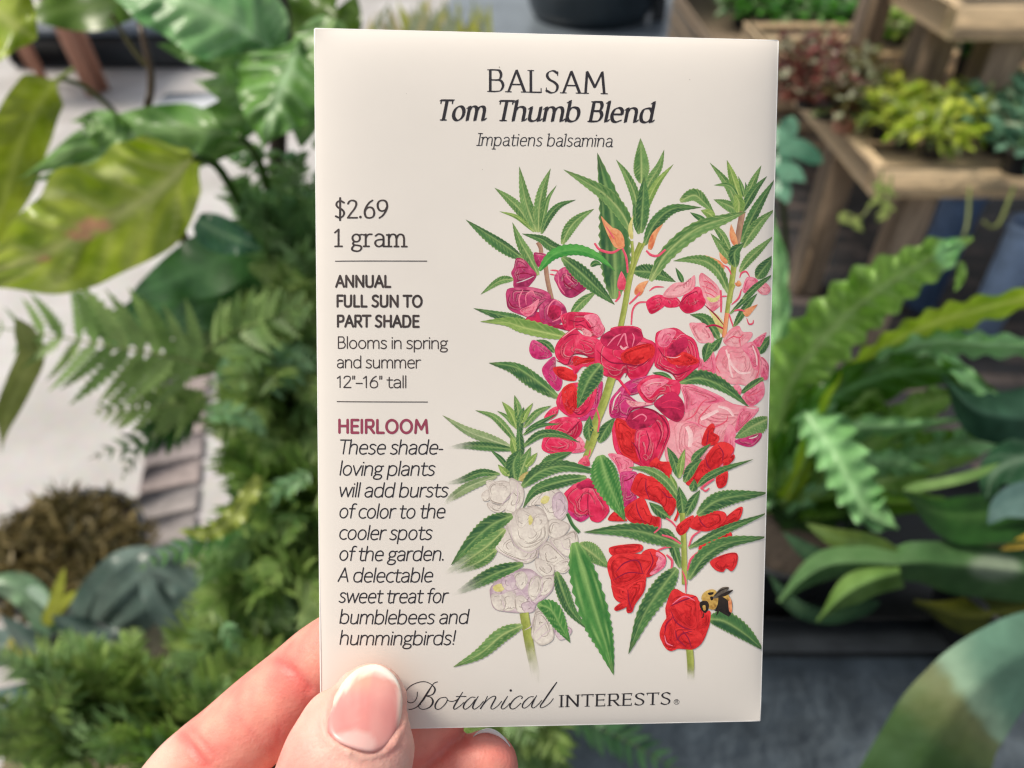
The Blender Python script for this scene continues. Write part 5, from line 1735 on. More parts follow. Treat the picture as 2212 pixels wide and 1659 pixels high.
# ------------------------------------------------------------------ big leaved plant at the upper left
YG = (lin((128, 156, 36)), lin((190, 204, 92)), lin((214, 218, 136)))
OL = (lin((100, 124, 30)), lin((156, 170, 60)), lin((180, 190, 104)))
MG = (lin((72, 122, 50)), lin((140, 178, 104)), lin((178, 208, 144)))
BG = (lin((82, 140, 76)), lin((148, 194, 132)), lin((186, 220, 170)))
DG = (lin((42, 86, 40)), lin((86, 134, 74)), lin((116, 162, 108)))
DK = (lin((60, 92, 22)), lin((98, 130, 46)), lin((128, 156, 80)))
bp = thing("large_leaf_plant", "big glossy yellow green leaves on thin brown stems left of the packet", "plant", PT(600, 900, .80))
pink = lin((232, 178, 138)); glint = lin((206, 216, 140))  # glint: glossy highlights painted as pale leaf spots
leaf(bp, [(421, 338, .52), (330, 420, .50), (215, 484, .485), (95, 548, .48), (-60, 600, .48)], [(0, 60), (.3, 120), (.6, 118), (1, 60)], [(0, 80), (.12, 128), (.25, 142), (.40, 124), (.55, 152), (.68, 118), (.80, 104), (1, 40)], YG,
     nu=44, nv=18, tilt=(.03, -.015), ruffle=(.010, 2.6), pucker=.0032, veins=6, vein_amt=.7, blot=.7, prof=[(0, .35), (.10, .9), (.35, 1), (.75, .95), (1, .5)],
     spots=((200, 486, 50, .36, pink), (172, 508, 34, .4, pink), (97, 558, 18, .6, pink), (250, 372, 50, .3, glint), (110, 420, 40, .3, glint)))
leaf(bp, [(516, 292, .56), (420, 282, .55), (300, 292, .55), (170, 320, .56), (30, 392, .58)], [(0, 24), (.25, 84), (.5, 66), (.62, 104), (.7, 60), (.85, 54), (1, 8)], [(0, 20), (.3, 60), (.7, 60), (1, 12)], MG,
     nu=40, tilt=(.02, .01), ruffle=(.012, 3.2), pucker=.0022, veins=6, vein_amt=.35)
leaf(bp, [(128, 168, .60), (92, 216, .60), (52, 290, .60), (20, 400, .60), (-20, 520, .61)], [(0, 10), (.2, 46), (.5, 60), (1, 50)], [(0, 12), (.15, 66), (.4, 72), (1, 80)], OL,
     ruffle=(.010, 2.4), tilt=(.02, -.02), pucker=.0015, prof=[(0, .2), (.2, 1), (.7, 1), (1, .6)], vein_amt=.3)
leaf(bp, [(560, 318, .575), (450, 310, .565), (320, 330, .56), (180, 360, .565), (40, 400, .58)], [(0, 16), (.3, 50), (.7, 60), (1, 10)], [(0, 16), (.3, 40), (.7, 40), (1, 10)], MG, nu=36, tilt=(.02, .01), ruffle=(.010, 2.6), pucker=.0022, veins=6, vein_amt=.35)
leaf(bp, [(470, 560, .70), (400, 620, .69), (320, 680, .69), (220, 760, .70)], 76, 70, DG, ruffle=(.006, 2), vein_amt=.25)
leaf(bp, [(480, 600, .73), (380, 660, .72), (280, 700, .72), (170, 700, .73)], 60, 60, DK, ruffle=(.006, 2), vein_amt=.15)
stem(bp, [(124, 176, .60), (142, 160, .60), (160, 148, .60)], .0018, .0016, lin((150, 164, 90)))
leaf(bp, [(-80, -50, .55), (-10, 20, .55), (40, 60, .55), (80, 84, .56)], 80, 80, YG, ruffle=(.008, 2), vein_amt=.3)
leaf(bp, [(40, 30, .60), (10, 80, .60), (-20, 140, .60)], 40, 34, YG, ruffle=(.006, 2), vein_amt=.25)
leaf(bp, [(300, -10, .72), (180, 16, .71), (40, 30, .70)], 56, 56, DK, ruffle=(.006, 2), vein_amt=.2)
leaf(bp, [(330, -30, .74), (250, 15, .73), (150, 40, .73)], 40, 34, DK, ruffle=(.006, 2), vein_amt=.2)
leaf(bp, [(588, 108, .60), (500, 50, .575), (400, 4, .56), (300, -10, .56), (215, -20, .57)], [(0, 24), (.3, 100), (.7, 92), (1, 24)], [(0, 24), (.25, 96), (.5, 92), (.8, 100), (1, 40)], BG,
     nu=44, nv=16, ruffle=(.010, 2.2), tilt=(-.01, .035), pucker=.0030, veins=7, vein_amt=.5, blot=.6)
leaf(bp, [(582, 128, .62), (540, 60, .61), (500, -10, .60), (460, -80, .60)], 70, 86, BG, ruffle=(.010, 2.2), tilt=(.02, .02), pucker=.0028, vein_amt=.5)
leaf(bp, [(590, 128, .64), (520, 130, .63), (440, 116, .625), (340, 96, .62)], 44, 40, MG, ruffle=(.010, 2.4), pucker=.002, vein_amt=.3)
leaf(bp, [(620, 128, .60), (560, 170, .585), (495, 196, .57), (416, 172, .57)], [(0, 14), (.4, 66), (1, 18)], [(0, 14), (.4, 90), (.8, 54), (1, 14)], MG, ruffle=(.008, 2), pucker=.002, vein_amt=.35)
leaf(bp, [(648, 84, .58), (620, 160, .56), (590, 240, .55), (566, 330, .555)], [(0, 24), (.35, 116), (.7, 108), (1, 16)], [(0, 24), (.4, 116), (.75, 100), (1, 16)], (MG[0], lin((124, 170, 84)), BG[2]),
     nu=44, nv=18, ruffle=(.008, 2.0), tilt=(.015, .02), pucker=.0034, veins=6, vein_amt=.6)
leaf(bp, [(720, 40, .60), (690, 130, .58), (668, 230, .575), (650, 320, .58)], 60, 70, MG, ruffle=(.008, 2.0), tilt=(.02, .02), pucker=.0034, veins=6, vein_amt=.6)
for q in (((640, 80, .75), (680, 30, .74), (730, -20, .74)), ((640, 110, .76), (700, 60, .75), (780, 30, .75)), ((610, 60, .78), (650, 10, .77), (660, -60, .77)), ((690, 120, .8), (740, 60, .8), (770, -10, .8))):
    leaf(bp, q, 46, 44, DK, ruffle=(.006, 2), vein_amt=.2)
leaf(bp, [(425, 474, .60), (470, 500, .60), (520, 520, .60), (566, 540, .61)], 36, 44, (lin((40, 84, 58)), lin((84, 138, 100)), BG[2]), ruffle=(.006, 2), vein_amt=.25)
leaf(bp, [(560, 500, .66), (470, 560, .65), (380, 600, .65), (280, 640, .66)], 70, 70, DG, ruffle=(.006, 2), vein_amt=.25)
leaf(bp, [(600, 560, .68), (520, 610, .67), (440, 660, .67), (360, 720, .68)], 80, 70, DG, ruffle=(.006, 2), vein_amt=.2)
leaf(bp, [(560, 620, .70), (480, 700, .70), (420, 760, .71), (330, 800, .72)], 80, 80, DK, ruffle=(.006, 2), vein_amt=.15)
leaf(bp, [(36, 690, .56), (70, 760, .56), (44, 830, .565), (14, 900, .57), (2, 985, .58)], [(0, 20), (.3, 28), (.7, 26), (1, 6)], [(0, 20), (.3, 34), (.7, 30), (1, 6)], (lin((92, 104, 54)), lin((132, 140, 84)), lin((150, 160, 104))), tilt=(.01, -.01), vein_amt=.2, prof='strap')
leaf(bp, [(600, 200, .60), (530, 250, .585), (450, 270, .575), (350, 262, .575), (250, 250, .58)], [(0, 14), (.3, 46), (.6, 40), (1, 6)], [(0, 14), (.3, 54), (.65, 36), (1, 6)], (MG[0], lin((132, 172, 92)), MG[2]), ruffle=(.009, 3), pucker=.002, tilt=(.01, .01), vein_amt=.35)
leaf(bp, [(330, 330, .555), (260, 300, .55), (200, 262, .55), (150, 262, .555)], [(0, 40), (.5, 50), (1, 8)], [(0, 30), (.5, 44), (1, 8)], MG, ruffle=(.008, 3), pucker=.002, vein_amt=.3)
rc = random.Random(31)
for k in range(34):
    x, y = rc.uniform(520, 690), rc.uniform(318, 450)
    a = rc.uniform(0, 6.283)
    leaf(bp, [(x, y, .64), (x + 18 * math.cos(a), y + 14 * math.sin(a), .632), (x + 34 * math.cos(a + .5), y + 28 * math.sin(a + .5), .635)], 12, 12, MG if k % 3 else BG, nu=12, nv=6, ruffle=(.004, 3), tilt=(.006, .006), vein_amt=.3)
stem(bp, [(421, 338, .52), (470, 360, .56), (520, 450, .62), (590, 640, .70), (600, 900, .80)], .0030, .0042, lin((60, 92, 34)))
stem(bp, [(516, 292, .56), (560, 350, .60), (590, 500, .68), (600, 900, .80)], .0030, .004, lin((70, 100, 44)))
stem(bp, [(592, -60, .70), (604, 0, .70), (612, 60, .70), (612, 135, .70), (600, 300, .74), (600, 900, .80)], .0075, .009, lin((44, 32, 24)))
stem(bp, [(300, 40, .66), (318, 120, .66), (326, 160, .66), (325, 200, .66), (321, 250, .66), (360, 420, .70), (560, 880, .79)], .0028, .004, lin((70, 52, 30)))
stem(bp, [(324, 150, .66), (290, 110, .655), (262, 66, .65), (240, 30, .64)], .0022, .0018, lin((86, 80, 36)))
stem(bp, [(128, 168, .60), (200, 200, .64), (300, 330, .70), (560, 880, .79)], .002, .003, lin((90, 104, 44)))
pot(bp, PT(640, 900, .80) + Vector((0, 0, -.22)), .05, .12, M_BLACK)

# ------------------------------------------------------------------ the ferns on the left
rf = random.Random(11)
FA = (lin((94, 132, 58)), lin((156, 184, 108)))
FB = (lin((98, 136, 56)), lin((168, 194, 110)))
FC = (lin((80, 114, 42)), lin((148, 174, 88)))
FD = (lin((88, 140, 84)), lin((156, 198, 144)))

f1 = thing("fern", "pale fronded fern reaching over the concrete floor, left of the printed prices", "fern", PT(640, 900, .72), "ferns left of and below the packet")
f2 = thing("fern", "dense mid green fern against the lower left edge of the packet, above the index finger", "fern", PT(620, 1330, .66), "ferns left of and below the packet")
f3 = thing("fern", "dark green fern filling the bottom left corner below the grey forked leaves", "fern", PT(330, 1720, .58), "ferns left of and below the packet")
f4 = thing("fern", "fern hanging over the grey table under the packet's bottom edge", "fern", PT(1060, 1520, .56), "ferns left of and below the packet")
# the frond that reaches far left, with long upright pinnae
frond(f1, [(470, 800, .60), (380, 772, .585), (260, 752, .57), (130, 728, .565), (-30, 704, .57)], 170, 13, FA, rf, ang=72, fat=.16, teeth=9)
frond(f1, [(470, 850, .62), (400, 870, .61), (310, 880, .605), (200, 890, .60)], 90, 12, (FC[0], FB[1]), rf, ang=55)
frond(f1, [(450, 860, .63), (390, 910, .62), (330, 940, .61), (190, 992, .60)], 66, 13, (lin((30, 76, 22)), lin((76, 122, 48))), rf, ang=60, fat=.22)
frond(f1, [(420, 900, .64), (350, 930, .635), (290, 980, .63), (262, 1040, .63)], 40, 9, (lin((30, 76, 22)), lin((76, 122, 48))), rf)
frond(f1, [(440, 760, .60), (500, 720, .59), (580, 690, .58), (680, 650, .58)], 105, 14, FA, rf)
frond(f1, [(440, 830, .61), (520, 800, .60), (600, 790, .59), (690, 770, .59)], 90, 14, FD, rf)
frond(f1, [(430, 905, .60), (480, 890, .59), (540, 905, .585), (575, 945, .585)], 40, 14, FD, rf, fat=.24)
def spray(f, cx, cy, cd, tips, pal, w, n, rng, sag=40, **kw):
    for tx, ty, td in tips:
        mx, my = (cx + tx) / 2 + rng.uniform(-30, 30), (cy + ty) / 2 - sag + rng.uniform(-25, 25)
        frond(f, [(cx + rng.uniform(-25, 25), cy + rng.uniform(-25, 25), cd), (mx, my, (cd + td) / 2 - .015), (tx, ty, td)], w * rng.uniform(.75, 1.2), n, pal if rng.random() < .7 else (pal[0], mix(pal[1], FD[1], .6)), rng, **kw)
def tips(rng, n, x0, x1, y0, y1, d0, d1):
    return [(rng.uniform(x0, x1), rng.uniform(y0, y1), rng.uniform(d0, d1)) for _ in range(n)]
spray(f1, 640, 640, .70, tips(rf, 26, 480, 760, 330, 560, .60, .74), (lin((78, 124, 62)), lin((142, 180, 112))), 70, 18, rf)
spray(f1, 640, 760, .68, tips(rf, 30, 440, 780, 520, 900, .56, .70), (lin((88, 124, 52)), lin((156, 180, 100))), 80, 18, rf)
spray(f1, 640, 900, .70, tips(rf, 26, 450, 780, 820, 1080, .58, .70), FB, 80, 18, rf)
spray(f2, 640, 1120, .66, tips(rf, 32, 440, 800, 960, 1240, .54, .68), (lin((84, 126, 46)), lin((152, 182, 90))), 80, 18, rf)
spray(f2, 620, 1260, .64, tips(rf, 36, 370, 800, 1180, 1480, .52, .66), FB, 80, 18, rf)
spray(f2, 560, 1420, .62, tips(rf, 28, 340, 760, 1380, 1640, .50, .64), FC, 80, 18, rf)
frond(f2, [(545, 1110, .57), (480, 1150, .56), (400, 1180, .555), (293, 1232, .555)], 52, 12, (lin((70, 128, 62)), lin((128, 178, 100))), rf, fat=.24)
leaf(f2, [(560, 1030, .56), (510, 1110, .555), (450, 1150, .55), (384, 1146, .55)], 24, 22, (lin((140, 156, 60)), lin((176, 188, 96)), lin((190, 198, 116))), name="young_frond", vein_amt=.5, veins=14, tooth=(.18, 12, 0), ruffle=(.004, 5), pucker=.0012)
frond(f2, [(680, 1010, .57), (640, 1040, .56), (600, 1060, .56), (580, 1110, .565)], 34, 10, FD, rf, fat=.24)
frond(f2, [(470, 1330, .55), (500, 1380, .545), (530, 1440, .545), (540, 1510, .55)], 46, 10, FD, rf, fat=.22)
spray(f3, 330, 1640, .56, tips(rf, 36, -40, 330, 1400, 1640, .44, .60), FC, 80, 18, rf)
spray(f3, 360, 1640, .55, tips(rf, 30, 260, 640, 1400, 1640, .44, .58), FC, 80, 18, rf)
spray(f3, 120, 1700, .54, tips(rf, 26, -70, 220, 1440, 1640, .46, .56), FC, 76, 18, rf)
spray(f3, 240, 1600, .58, tips(rf, 18, 60, 330, 1350, 1480, .52, .60), FB, 66, 18, rf)
spray(f3, 300, 1800, .54, tips(rf, 24, -60, 520, 1600, 1800, .42, .54), FB, 80, 18, rf)
spray(f3, 420, 1700, .52, tips(rf, 9, 180, 470, 1560, 1680, .40, .44), (lin((88, 130, 34)), lin((154, 184, 84))), 64, 16, rf)
spray(f4, 1060, 1520, .56, tips(rf, 20, 820, 1250, 1560, 1740, .48, .58), FC, 90, 18, rf)
frond(f4, [(1180, 1500, .58), (1270, 1560, .565), (1370, 1610, .56), (1490, 1680, .56)], 72, 11, (lin((40, 84, 50)), lin((96, 142, 92))), rf, fat=.24)
frond(f4, [(1120, 1500, .57), (1170, 1570, .55), (1200, 1640, .55), (1230, 1740, .55)], 72, 12, FC, rf, fat=.24)
frond(f4, [(1100, 1500, .57), (1140, 1580, .55), (1150, 1660, .55), (1160, 1760, .55)], 72, 12, FB, rf, fat=.24)
for f, q in ((f1, (900, 930, .80)), (f2, (800, 1380, .72)), (f3, (640, 1800, .62)), (f4, (1000, 1540, .60))):
    p = PT(*q)
    pot(f, (p[0], p[1], TZ + .001), .042, max(.06, min(.12, p[2] - TZ)), M_BLACK)

# ------------------------------------------------------------------ grey forked leaves and the moss pot, far left
SG = (lin((66, 88, 80)), lin((112, 132, 122)), lin((136, 154, 144)))
sp = thing("staghorn_fern", "staghorn fern with blue grey forked leaves below the dry moss pot", "fern", PT(160, 1440, .95))
kw = dict(tilt=(.01, .02), ruffle=(.012, 1.5), vein_amt=.15, veins=3)
leaf(sp, [(160, 1420, .95), (240, 1310, .92), (320, 1240, .90), (440, 1160, .89)], 46, 50, SG, prof='strap', **kw)
leaf(sp, [(180, 1430, .95), (280, 1340, .92), (380, 1270, .90), (470, 1240, .90)], 44, 40, SG, prof='strap', **kw)
leaf(sp, [(150, 1430, .95), (200, 1300, .93), (260, 1230, .92), (330, 1180, .92)], 40, 40, SG, prof='strap', **kw)
leaf(sp, [(240, 1430, .94), (330, 1350, .93), (400, 1300, .93)], 44, 50, (lin((96, 98, 80)), lin((140, 136, 112)), lin((150, 146, 124))), prof='strap', **kw)
leaf(sp, [(130, 1430, .95), (90, 1320, .92), (40, 1270, .91), (-40, 1260, .91)], 36, 36, (lin((92, 128, 96)), lin((140, 172, 132)), SG[2]), prof='strap', **kw)
leaf(sp, [(130, 1430, .95), (60, 1400, .93), (-10, 1400, .92), (-80, 1420, .92)], 40, 40, SG, prof='strap', **kw)
leaf(sp, [(100, 1500, .90), (40, 1520, .88), (-30, 1540, .87), (-90, 1590, .87)], 44, 40, (lin((50, 78, 70)), lin((92, 122, 112)), SG[2]), prof='strap', **kw)
leaf(sp, [(96, 1350, .88), (118, 1300, .875), (140, 1225, .87)], 13, 13, (lin((130, 140, 36)), lin((172, 178, 70)), lin((190, 190, 90))), prof='strap')
leaf(sp, [(96, 1350, .88), (130, 1310, .875), (166, 1275, .87)], 12, 12, (lin((130, 140, 36)), lin((172, 178, 70)), lin((190, 190, 90))), prof='strap')
leaf(sp, [(20, 1380, .88), (50, 1400, .875), (88, 1440, .87)], 26, 26, (lin((120, 118, 44)), lin((168, 160, 80)), lin((180, 170, 90))), ruffle=(.006, 2))
leaf(sp, [(60, 1270, .9), (90, 1290, .895), (112, 1330, .89)], 14, 14, (lin((150, 178, 150)), lin((180, 204, 180)), SG[2]))
for q, w, pl in (([(300, 1440, .90), (250, 1400, .88), (190, 1370, .875), (110, 1330, .87)], 40, SG), ([(260, 1480, .88), (180, 1440, .87), (100, 1410, .865), (0, 1330, .86)], 40, SG), ([(430, 1400, .88), (380, 1340, .87), (340, 1270, .865), (330, 1190, .86)], 40, SG),
             ([(480, 1330, .84), (430, 1290, .83), (380, 1250, .83), (320, 1230, .83)], 36, SG)):
    leaf(sp, q, w, w * .9, pl, prof='strap', **kw)
_p = PT(260, 1560, .97)
pot(sp, (_p[0], _p[1], FZ + .55), .045, max(.1, _p[2] - FZ - .55 + .02), M_BLACK)
b = MB(); b.box((_p[0] - .09, _p[1] - .09, FZ + .50), (_p[0] + .09, _p[1] + .09, FZ + .549), .006)
st = thing("plant_stand", "low grey timber plant stand under the blue grey staghorn fern", "plant stand", (_p[0], _p[1], FZ + .006))
b.obj("stand_top", M_WOODG, st)
for sx in (-.065, .065):
    for sy in (-.065, .065):
        b = MB(); b.box((_p[0] + sx - .02, _p[1] + sy - .02, FZ + .006), (_p[0] + sx + .02, _p[1] + sy + .02, FZ + .498), .003); b.obj("leg", M_WOODG, st)

mc = on_plane(140, 1180, FZ + .2)
mp_ = thing("mossy_pot", "round black pot of dry brown moss standing on the concrete at the far left", "potted plant", (mc[0], mc[1], FZ + .005))
pot(mp_, (mc[0], mc[1], FZ + .005), .155, .2, M_BLACK)
rm = random.Random(4)
b = MB()
for k in range(1500):
    a, q = rm.uniform(0, 6.283), rm.random() ** .5
    r = .165 * q
    p = Vector((mc[0] + r * math.cos(a), mc[1] + r * math.sin(a), FZ + .175 + .02 * (1 - q * q) + rm.uniform(-.01, .035)))
    if math.cos(a - 1.2) > .75 and q > .72 and rm.random() < .8: continue
    D = Vector((rm.uniform(-1, 1), rm.uniform(-1, 1), rm.uniform(-.2, .9))).normalized() * rm.uniform(.016, .055)
    S_ = D.cross(Vector((rm.uniform(-1, 1), rm.uniform(-1, 1), rm.uniform(-1, 1)))).normalized() * rm.uniform(.003, .009)
    c = mix(lin((70, 66, 34)), lin((160, 142, 92)), rm.random() ** 1.5 * .9 + .3 * nz(p[0] * 14, p[1] * 14))
    b.add([p - S_, p + S_, p + D * .6 + S_ * .8, p + D], [(0, 1, 2, 3)], c)
b.obj("dry_moss", M_FERN, mp_)
# ------------------------------------------------------------------ wavy leaved fern right of the packet
WG = (lin((98, 144, 46)), lin((160, 198, 110)), lin((188, 216, 138)))
WL = (lin((116, 172, 100)), lin((170, 222, 160)), lin((188, 228, 170)))
WY = (lin((116, 156, 28)), lin((178, 204, 72)), lin((206, 220, 116)))
WD = (lin((58, 104, 24)), lin((108, 152, 52)), lin((140, 178, 84)))
CW = "wavy leaved ferns on the black tray"
w1 = thing("crispy_fern", "bright green fern with broad wavy edged leaves fanning out from the packet's right edge", "fern", PT(1670, 1130, .64))
leaf(w1, [(1668, 1060, .63), (1700, 850, .60), (1779, 731, .575), (1874, 643, .555), (1985, 572, .54), (2100, 512, .53)], [(0, 30), (.35, 72), (.6, 66), (.85, 40), (1, 4)], [(0, 30), (.35, 66), (.6, 62), (.85, 44), (1, 6)], WG,
     nu=90, nv=18, prof='band', tilt=(-.012, .02), ruffle=(.013, 11), tooth=(.13, 12, 0), pucker=.0036, veins=15, vein_amt=.4, blot=.6,
     spots=((2055, 548, 44, 1.0, lin((160, 214, 150))),))
leaf(w1, [(2078, 566, .53), (2074, 600, .535), (2062, 630, .54)], 12, 10, WG, ruffle=(.003, 2), vein_amt=.2)
leaf(w1, [(1700, 1080, .63), (1811, 850, .60), (1900, 762, .58), (1999, 706, .56), (2109, 670, .55), (2290, 628, .53)], [(0, 20), (.4, 26), (.7, 30), (1, 20)], [(0, 20), (.4, 26), (.7, 34), (1, 20)], WY,
     nu=60, nv=12, prof='band', tilt=(-.02, .02), ruffle=(.008, 8), tooth=(.22, 11, 0), pucker=.002, veins=12)
leaf(w1, [(1700, 1080, .63), (1800, 880, .60), (1900, 782, .58), (2015, 742, .565), (2125, 746, .555), (2290, 752, .55)], [(0, 18), (.4, 24), (.7, 28), (1, 22)], [(0, 18), (.4, 24), (.7, 26), (1, 22)], WL,
     nu=60, nv=12, prof='band', tilt=(.005, .03), ruffle=(.008, 9), tooth=(.24, 12, 0), pucker=.002, veins=12)
leaf(w1, [(1668, 1080, .64), (1720, 930, .61), (1811, 852, .59), (1930, 806, .58), (2046, 806, .57), (2130, 850, .575), (2200, 900, .585)], [(0, 30), (.4, 46), (.7, 26), (1, 12)], [(0, 40), (.4, 56), (.7, 26), (1, 8)], (WD[0], lin((70, 116, 30)), WL[1]),
     nu=60, nv=14, prof='band', tilt=(-.006, .035), ruffle=(.007, 7), tooth=(.08, 8, 0), pucker=.002, veins=11, vein_amt=.3)
leaf(w1, [(2020, 770, .572), (2060, 790, .566), (2110, 836, .566), (2160, 870, .57), (2210, 878, .575)], 20, 16, WL, ruffle=(.005, 4), tooth=(.15, 6, 0), vein_amt=.2)
leaf(w1, [(1660, 1040, .64), (1676, 880, .62), (1680, 740, .60), (1676, 600, .59), (1660, 440, .585)], [(0, 20), (.4, 30), (1, 6)], [(0, 14), (.4, 26), (.8, 28), (1, 6)], WL, nu=50, prof='band', tilt=(.01, .01), ruffle=(.006, 6), tooth=(.08, 6, 0), pucker=.002)
leaf(w1, [(1650, 1080, .65), (1668, 960, .63), (1684, 860, .615), (1700, 790, .61)], 22, 22, WD, ruffle=(.006, 5), tooth=(.08, 5, 0))
leaf(w1, [(1660, 1100, .65), (1740, 980, .62), (1830, 930, .61), (1960, 920, .60), (2080, 905, .595)], [(0, 20), (.5, 28), (1, 5)], [(0, 20), (.5, 26), (1, 5)], WL, nu=50, prof='band', ruffle=(.007, 8), tooth=(.12, 9, 0), tilt=(.0, .02))
leaf(w1, [(1660, 1080, .64), (1760, 960, .62), (1840, 910, .61), (1920, 880, .605)], [(0, 30), (.5, 50), (1, 10)], [(0, 30), (.5, 44), (1, 10)], WD, nu=40, prof='band', ruffle=(.006, 6), tilt=(.01, .02))
# the frilled one curling down towards us
leaf(w1, [(1730, 880, .60), (1768, 930, .585), (1806, 985, .575), (1840, 1050, .568), (1876, 1110, .565), (1940, 1142, .563)], [(0, 34), (.3, 58), (.6, 54), (.85, 42), (1, 4)], [(0, 26), (.3, 44), (.6, 40), (.85, 26), (1, 4)], WL,
     nu=64, nv=14, prof='band', tooth=(.24, 8, 1), ruffle=(.005, 8), tilt=(.012, .012), pucker=.0014, veins=9, vein_amt=.35)
for q, w, pl in (([(1660, 1080, .66), (1820, 1000, .64), (1960, 960, .63), (2140, 940, .62)], 44, WD), ([(1680, 1100, .67), (1860, 1060, .65), (2000, 1010, .64), (2120, 985, .63)], 36, WG), ([(1660, 1120, .67), (1760, 1080, .65), (1880, 1060, .64)], 40, WD),
             ([(1640, 1000, .66), (1690, 900, .65), (1760, 830, .64)], 40, WD), ([(1680, 1100, .68), (1840, 1090, .66), (2010, 1090, .65), (2130, 1130, .64)], 30, WD)):
    leaf(w1, q, w, w * .9, pl, ruffle=(.006, 6), tooth=(.1, 8, 0), tilt=(.005, .02))
for q, w, pl in (([(1690, 1090, .65), (1790, 930, .62), (1880, 850, .60), (1980, 770, .59)], 40, WG), ([(1680, 1060, .66), (1740, 860, .63), (1800, 760, .62)], 46, WG), ([(1700, 1120, .66), (1850, 990, .63), (1990, 880, .61), (2080, 850, .60)], 40, WG),
             ([(1700, 1120, .67), (1900, 1010, .64), (2060, 960, .625), (2190, 960, .62)], 38, WL), ([(1690, 1130, .66), (1800, 1040, .64), (1900, 1000, .63), (2010, 1020, .625)], 36, WL), ([(1660, 1120, .67), (1700, 1010, .65), (1730, 930, .64)], 34, WG), ([(1680, 1140, .67), (1760, 1120, .65), (1830, 1110, .645)], 24, WD)):
    leaf(w1, q, w, w * .95, pl, nu=46, prof=[(0, .4), (.4, 1), (.75, .8), (1, .08)], ruffle=(.008, 8), tooth=(.12, 9, 0), tilt=(.0, .02), pucker=.0024, veins=12, vein_amt=.35)
_p = PT(1690, 1150, .65)
pot(w1, (_p[0], _p[1], TZ + .0065), .052, max(.05, _p[2] - TZ), M_BLACK)

# ------------------------------------------------------------------ staghorn fern at the lower right
sg = thing("staghorn_fern", "staghorn fern with smooth strap leaves lying across the black tray at the right", "fern", PT(2230, 1200, .56))
S1 = (lin((54, 92, 46)), lin((94, 128, 80)), lin((112, 146, 98)))
S2 = (lin((76, 112, 96)), lin((128, 166, 146)), lin((140, 176, 156)))
pale = lin((136, 152, 128))
leaf(sg, [(2290, 1240, .53), (2200, 1234, .525), (2080, 1222, .52), (1985, 1216, .52), (1915, 1222, .522)], [(0, 70), (.5, 64), (.8, 40), (1, 26)], [(0, 44), (.5, 50), (.8, 46), (1, 30)], S1, nu=40, nv=12, prof='band', tilt=(.03, .01), ruffle=(.004, 2), vein_amt=.15, mat=M_FELT, blot=.5,
     spots=((2150, 1225, 70, .5, pale),))
leaf(sg, [(1940, 1220, .521), (1860, 1215, .522), (1790, 1222, .524), (1732, 1254, .526), (1684, 1302, .528)], [(0, 36), (.5, 30), (1, 8)], [(0, 40), (.5, 36), (1, 8)], S1, nu=36, prof='band', tilt=(.02, .015), vein_amt=.15, mat=M_FELT)
leaf(sg, [(1945, 1236, .518), (1880, 1254, .516), (1820, 1288, .515), (1766, 1342, .515)], [(0, 34), (.5, 34), (1, 4)], [(0, 36), (.5, 34), (1, 4)], (lin((70, 104, 34)), lin((112, 146, 76)), S1[2]), nu=36, prof='band', tilt=(.01, .012), vein_amt=.15, mat=M_FELT)
leaf(sg, [(1950, 1210, .53), (1880, 1180, .535), (1800, 1160, .54), (1740, 1130, .55)], 26, 26, (lin((38, 64, 20)), lin((84, 104, 40)), S1[2]), vein_amt=.15, mat=M_FELT)
leaf(sg, [(1960, 1200, .54), (1860, 1230, .55), (1760, 1200, .56), (1690, 1150, .57)], 20, 20, (lin((20, 44, 26)), lin((48, 84, 54)), S1[2]), prof='strap', vein_amt=.1, mat=M_FELT)
leaf(sg, [(1900, 1300, .55), (1800, 1330, .55), (1720, 1310, .56), (1660, 1240, .57)], 18, 16, (lin((20, 44, 26)), lin((40, 74, 46)), S1[2]), prof='strap', vein_amt=.1, mat=M_FELT)
leaf(sg, [(2300, 1080, .55), (2150, 1110, .55), (2040, 1110, .555), (1950, 1062, .56)], [(0, 76), (.5, 62), (1, 6)], [(0, 60), (.5, 44), (1, 6)], (lin((16, 46, 14)), lin((40, 82, 30)), lin((110, 150, 84))), nu=36, prof='band', tilt=(-.03, .03), vein_amt=.1, mat=M_FELT)
leaf(sg, [(1952, 1056, .555), (2040, 1040, .548), (2110, 1022, .545), (2160, 1000, .545)], 9, 12, (lin((104, 140, 74)), lin((136, 170, 100)), lin((140, 170, 110))), prof='strap', vein_amt=.1, mat=M_FELT)
leaf(sg, [(2300, 900, .56), (2180, 900, .55), (2100, 880, .55), (2036, 812, .555)], [(0, 90), (.5, 60), (1, 4)], [(0, 80), (.5, 50), (1, 4)], (lin((28, 60, 44)), lin((62, 100, 78)), lin((96, 134, 112))), nu=36, prof='band', tilt=(.02, .02), vein_amt=.1, mat=M_FELT)
leaf(sg, [(2320, 1000, .57), (2220, 990, .565), (2150, 1020, .56), (2130, 1080, .565)], 50, 50, (lin((26, 62, 40)), lin((60, 106, 70)), lin((130, 160, 130))), veins=4, vein_amt=.6, mat=M_FELT)
leaf(sg, [(2320, 1090, .53), (2230, 1078, .525), (2170, 1092, .525), (2134, 1132, .53)], 40, 40, (lin((70, 104, 100)), lin((120, 150, 142)), lin((130, 160, 150))), vein_amt=.2, mat=M_FELT)
leaf(sg, [(2280, 1150, .525), (2220, 1168, .522), (2160, 1188, .524)], 16, 16, (lin((176, 146, 40)), lin((214, 184, 84)), lin((220, 196, 110))), vein_amt=.1, mat=M_FELT)
